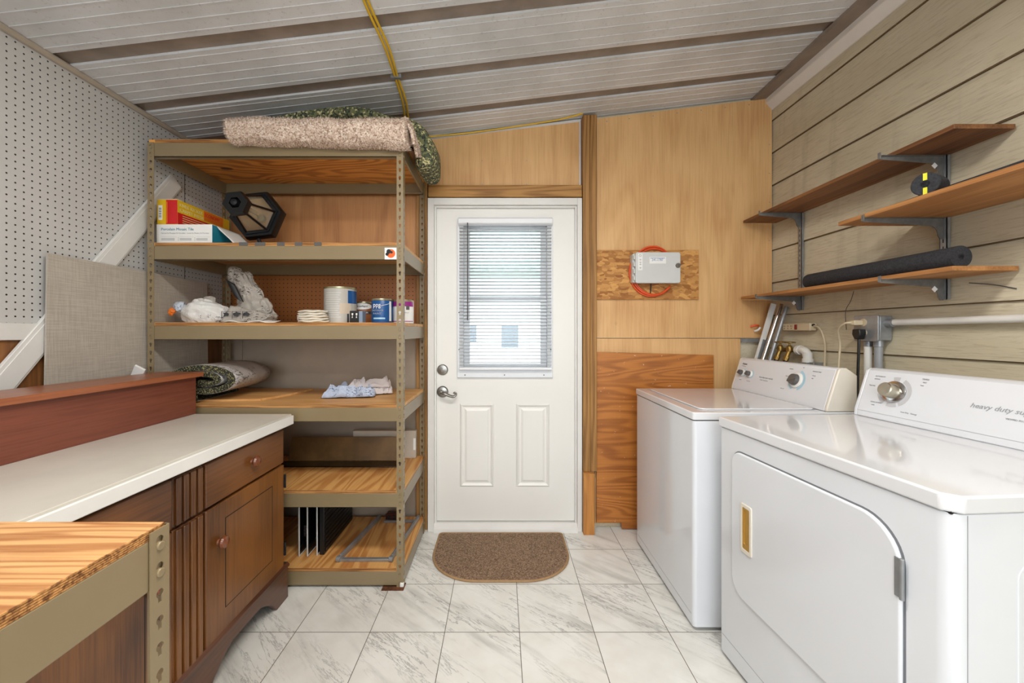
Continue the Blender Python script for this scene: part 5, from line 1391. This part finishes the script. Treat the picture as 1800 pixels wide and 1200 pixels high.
for k_ in range(3):
    yy = 2.235+k_*0.026
    so_.box(1.6545, 1.6555, yy, yy+0.0022, 1.258, 1.267).box(1.6545, 1.6555, yy+0.009, yy+0.0112, 1.258, 1.267).cyl((1.6555, yy+0.0055, 1.249), (1.6545, yy+0.0055, 1.249), 0.003, n=8)
obj('socket', so_, m_dark, ps)
obj('grommet', MB().cyl((1.672, 2.107, 1.266), (1.672, 2.098, 1.266), 0.007, n=14), m_black, ps)
obj('cable', MB().tube(smooth_path([(1.672, 2.100, 1.262), (1.67, 2.06, 1.25), (1.67, 2.03, 1.19), (1.67, 2.025, 1.10), (1.66, 2.03, 0.9), (1.64, 2.03, 0.5)], 8), 0.0045, 10), m_beigeplastic, ps)
# hose valves
for i, (yy, lab) in enumerate(((2.300, 'brass hose valve closer to the plywood wall'), (2.226, 'brass hose valve next to the white elbow pipe'))):
    v_ = thing('hose_valve', (1.64, yy, 1.05), lab, 'valve', group='washer hose valves')
    obj('body', MB().cyl((WX, yy, 1.125), (1.625, yy, 1.125), 0.012).lathe([(0.016, 0), (0.016, 0.02), (0.012, 0.03), (0.006, 0.034)], (1.635, yy, 1.12), (0, 0, 1), 18).cyl((1.635, yy, 1.125), (1.618, yy, 1.085), 0.011), m_brass, v_)
    hd = MB().cyl((1.635, yy, 1.15), (1.635, yy, 1.168), 0.005, n=10)
    hd.tube([(1.635+0.026*math.cos(R(a)), yy+0.026*math.sin(R(a)), 1.170) for a in range(0, 361, 24)], 0.004, 8)
    for a in (20, 80, 140): hd.tube([(1.635+0.026*math.cos(R(a)), yy+0.026*math.sin(R(a)), 1.170), (1.635-0.026*math.cos(R(a)), yy-0.026*math.sin(R(a)), 1.170)], 0.003, 6)
    obj('handle', hd, m_brass, v_)
    obj('hose_nut', MB().cyl((1.619, yy, 1.088), (1.610, yy, 1.066), 0.015, n=8), m_brass, v_)
    obj('hose', MB().tube(smooth_path([(1.611, yy, 1.068), (1.600, yy, 1.02), (1.59, yy, 0.9), (1.58, yy, 0.4)], 6), 0.010, 10), m_black, v_)
eb = thing('drain_elbow', (1.66, 2.12, 1.0), 'white plastic elbow pipe beside the brass valves', 'pipe')
obj('elbow', MB().tube(smooth_path([(1.655, 2.185, 1.128), (1.655, 2.16, 1.130), (1.655, 2.135, 1.122), (1.655, 2.122, 1.098), (1.655, 2.120, 1.06), (1.655, 2.12, 0.4)], 6), 0.0215, 16).cyl((1.655, 2.19, 1.128), (1.655, 2.168, 1.129), 0.026).cyl((1.655, 2.12, 1.085), (1.655, 2.12, 1.05), 0.026), m_pvc, eb)
obj('pipe_strap', MB().box(1.625, WX, 2.088, 2.150, 1.052, 1.066).box(1.640, WX, 2.060, 2.092, 1.050, 1.068), m_steel, eb, bevel=0.002)
# rods leaning in the corner
def rod(a, b_, r, mat, label):
    return tag(obj('metal_rod', MB().cyl(a, b_, r, n=16), mat), label, 'rod')
rod((1.20, 2.345, 0.0), (1.676, 2.345, 1.395), 0.0105, m_chrome, 'thin silver rod leaning in the corner beside the white strip')
rod((1.255, 2.315, 0.0), (1.682, 2.315, 1.378), 0.0110, m_steel, 'grey steel rod leaning in the corner closest to the power strip')
wsl = thing('plastic_strip', (1.4, 2.39, 0), 'flat white strip with grey sleeve leaning in the corner behind the washer', 'strip')
A_, B_ = Vector((1.24, 2.385, 0.004)), Vector((1.655, 2.385, 1.40)); dd = (B_-A_)/2; nn = Vector((dd.z, 0, -dd.x)).normalized()*0.016
obj('strip', MB().obox((A_+B_)/2, dd, nn, (0, 0.004, 0)), m_pvc, wsl, bevel=0.001)
c_ = A_.lerp(B_, 0.80); obj('sleeve', MB().obox(c_+nn*0.6-Vector((0, 0.006, 0)), dd*0.09, nn*0.8, (0, 0.003, 0)), m_steel, wsl)
hk_ = thing('cable_hook', (1.55, 2.44, 1.25), 'small white hook with orange cable end on the plywood wall', 'hook')
obj('hook', MB().tube(smooth_path([(1.585, 2.454, 1.235), (1.575, 2.435, 1.235), (1.585, 2.42, 1.243), (1.60, 2.425, 1.255)], 5), 0.006, 8), m_paper, hk_)
obj('cable_end', MB().tube(smooth_path([(1.60, 2.44, 1.268), (1.575, 2.425, 1.270), (1.55, 2.44, 1.262)], 5), 0.006, 8), m_orange, hk_)
tag(obj('wire_scrap', MB().tube(smooth_path([(WX-0.002, 1.42, 1.407), (WX-0.003, 1.35, 1.392), (WX-0.002, 1.29, 1.372)], 5), 0.0016, 6), m_inkd), 'thin dark wire lying along the siding below the shelf end', 'wire')
tag(obj('wire_scrap', MB().tube(smooth_path([(WX-0.002, 1.885, 1.425), (WX-0.003, 1.90, 1.38), (WX-0.002, 1.93, 1.33), (WX-0.002, 1.925, 1.24)], 5), 0.0012, 6), m_inkd), 'thin dark wire hanging from the lowest shelf toward the outlet', 'wire')
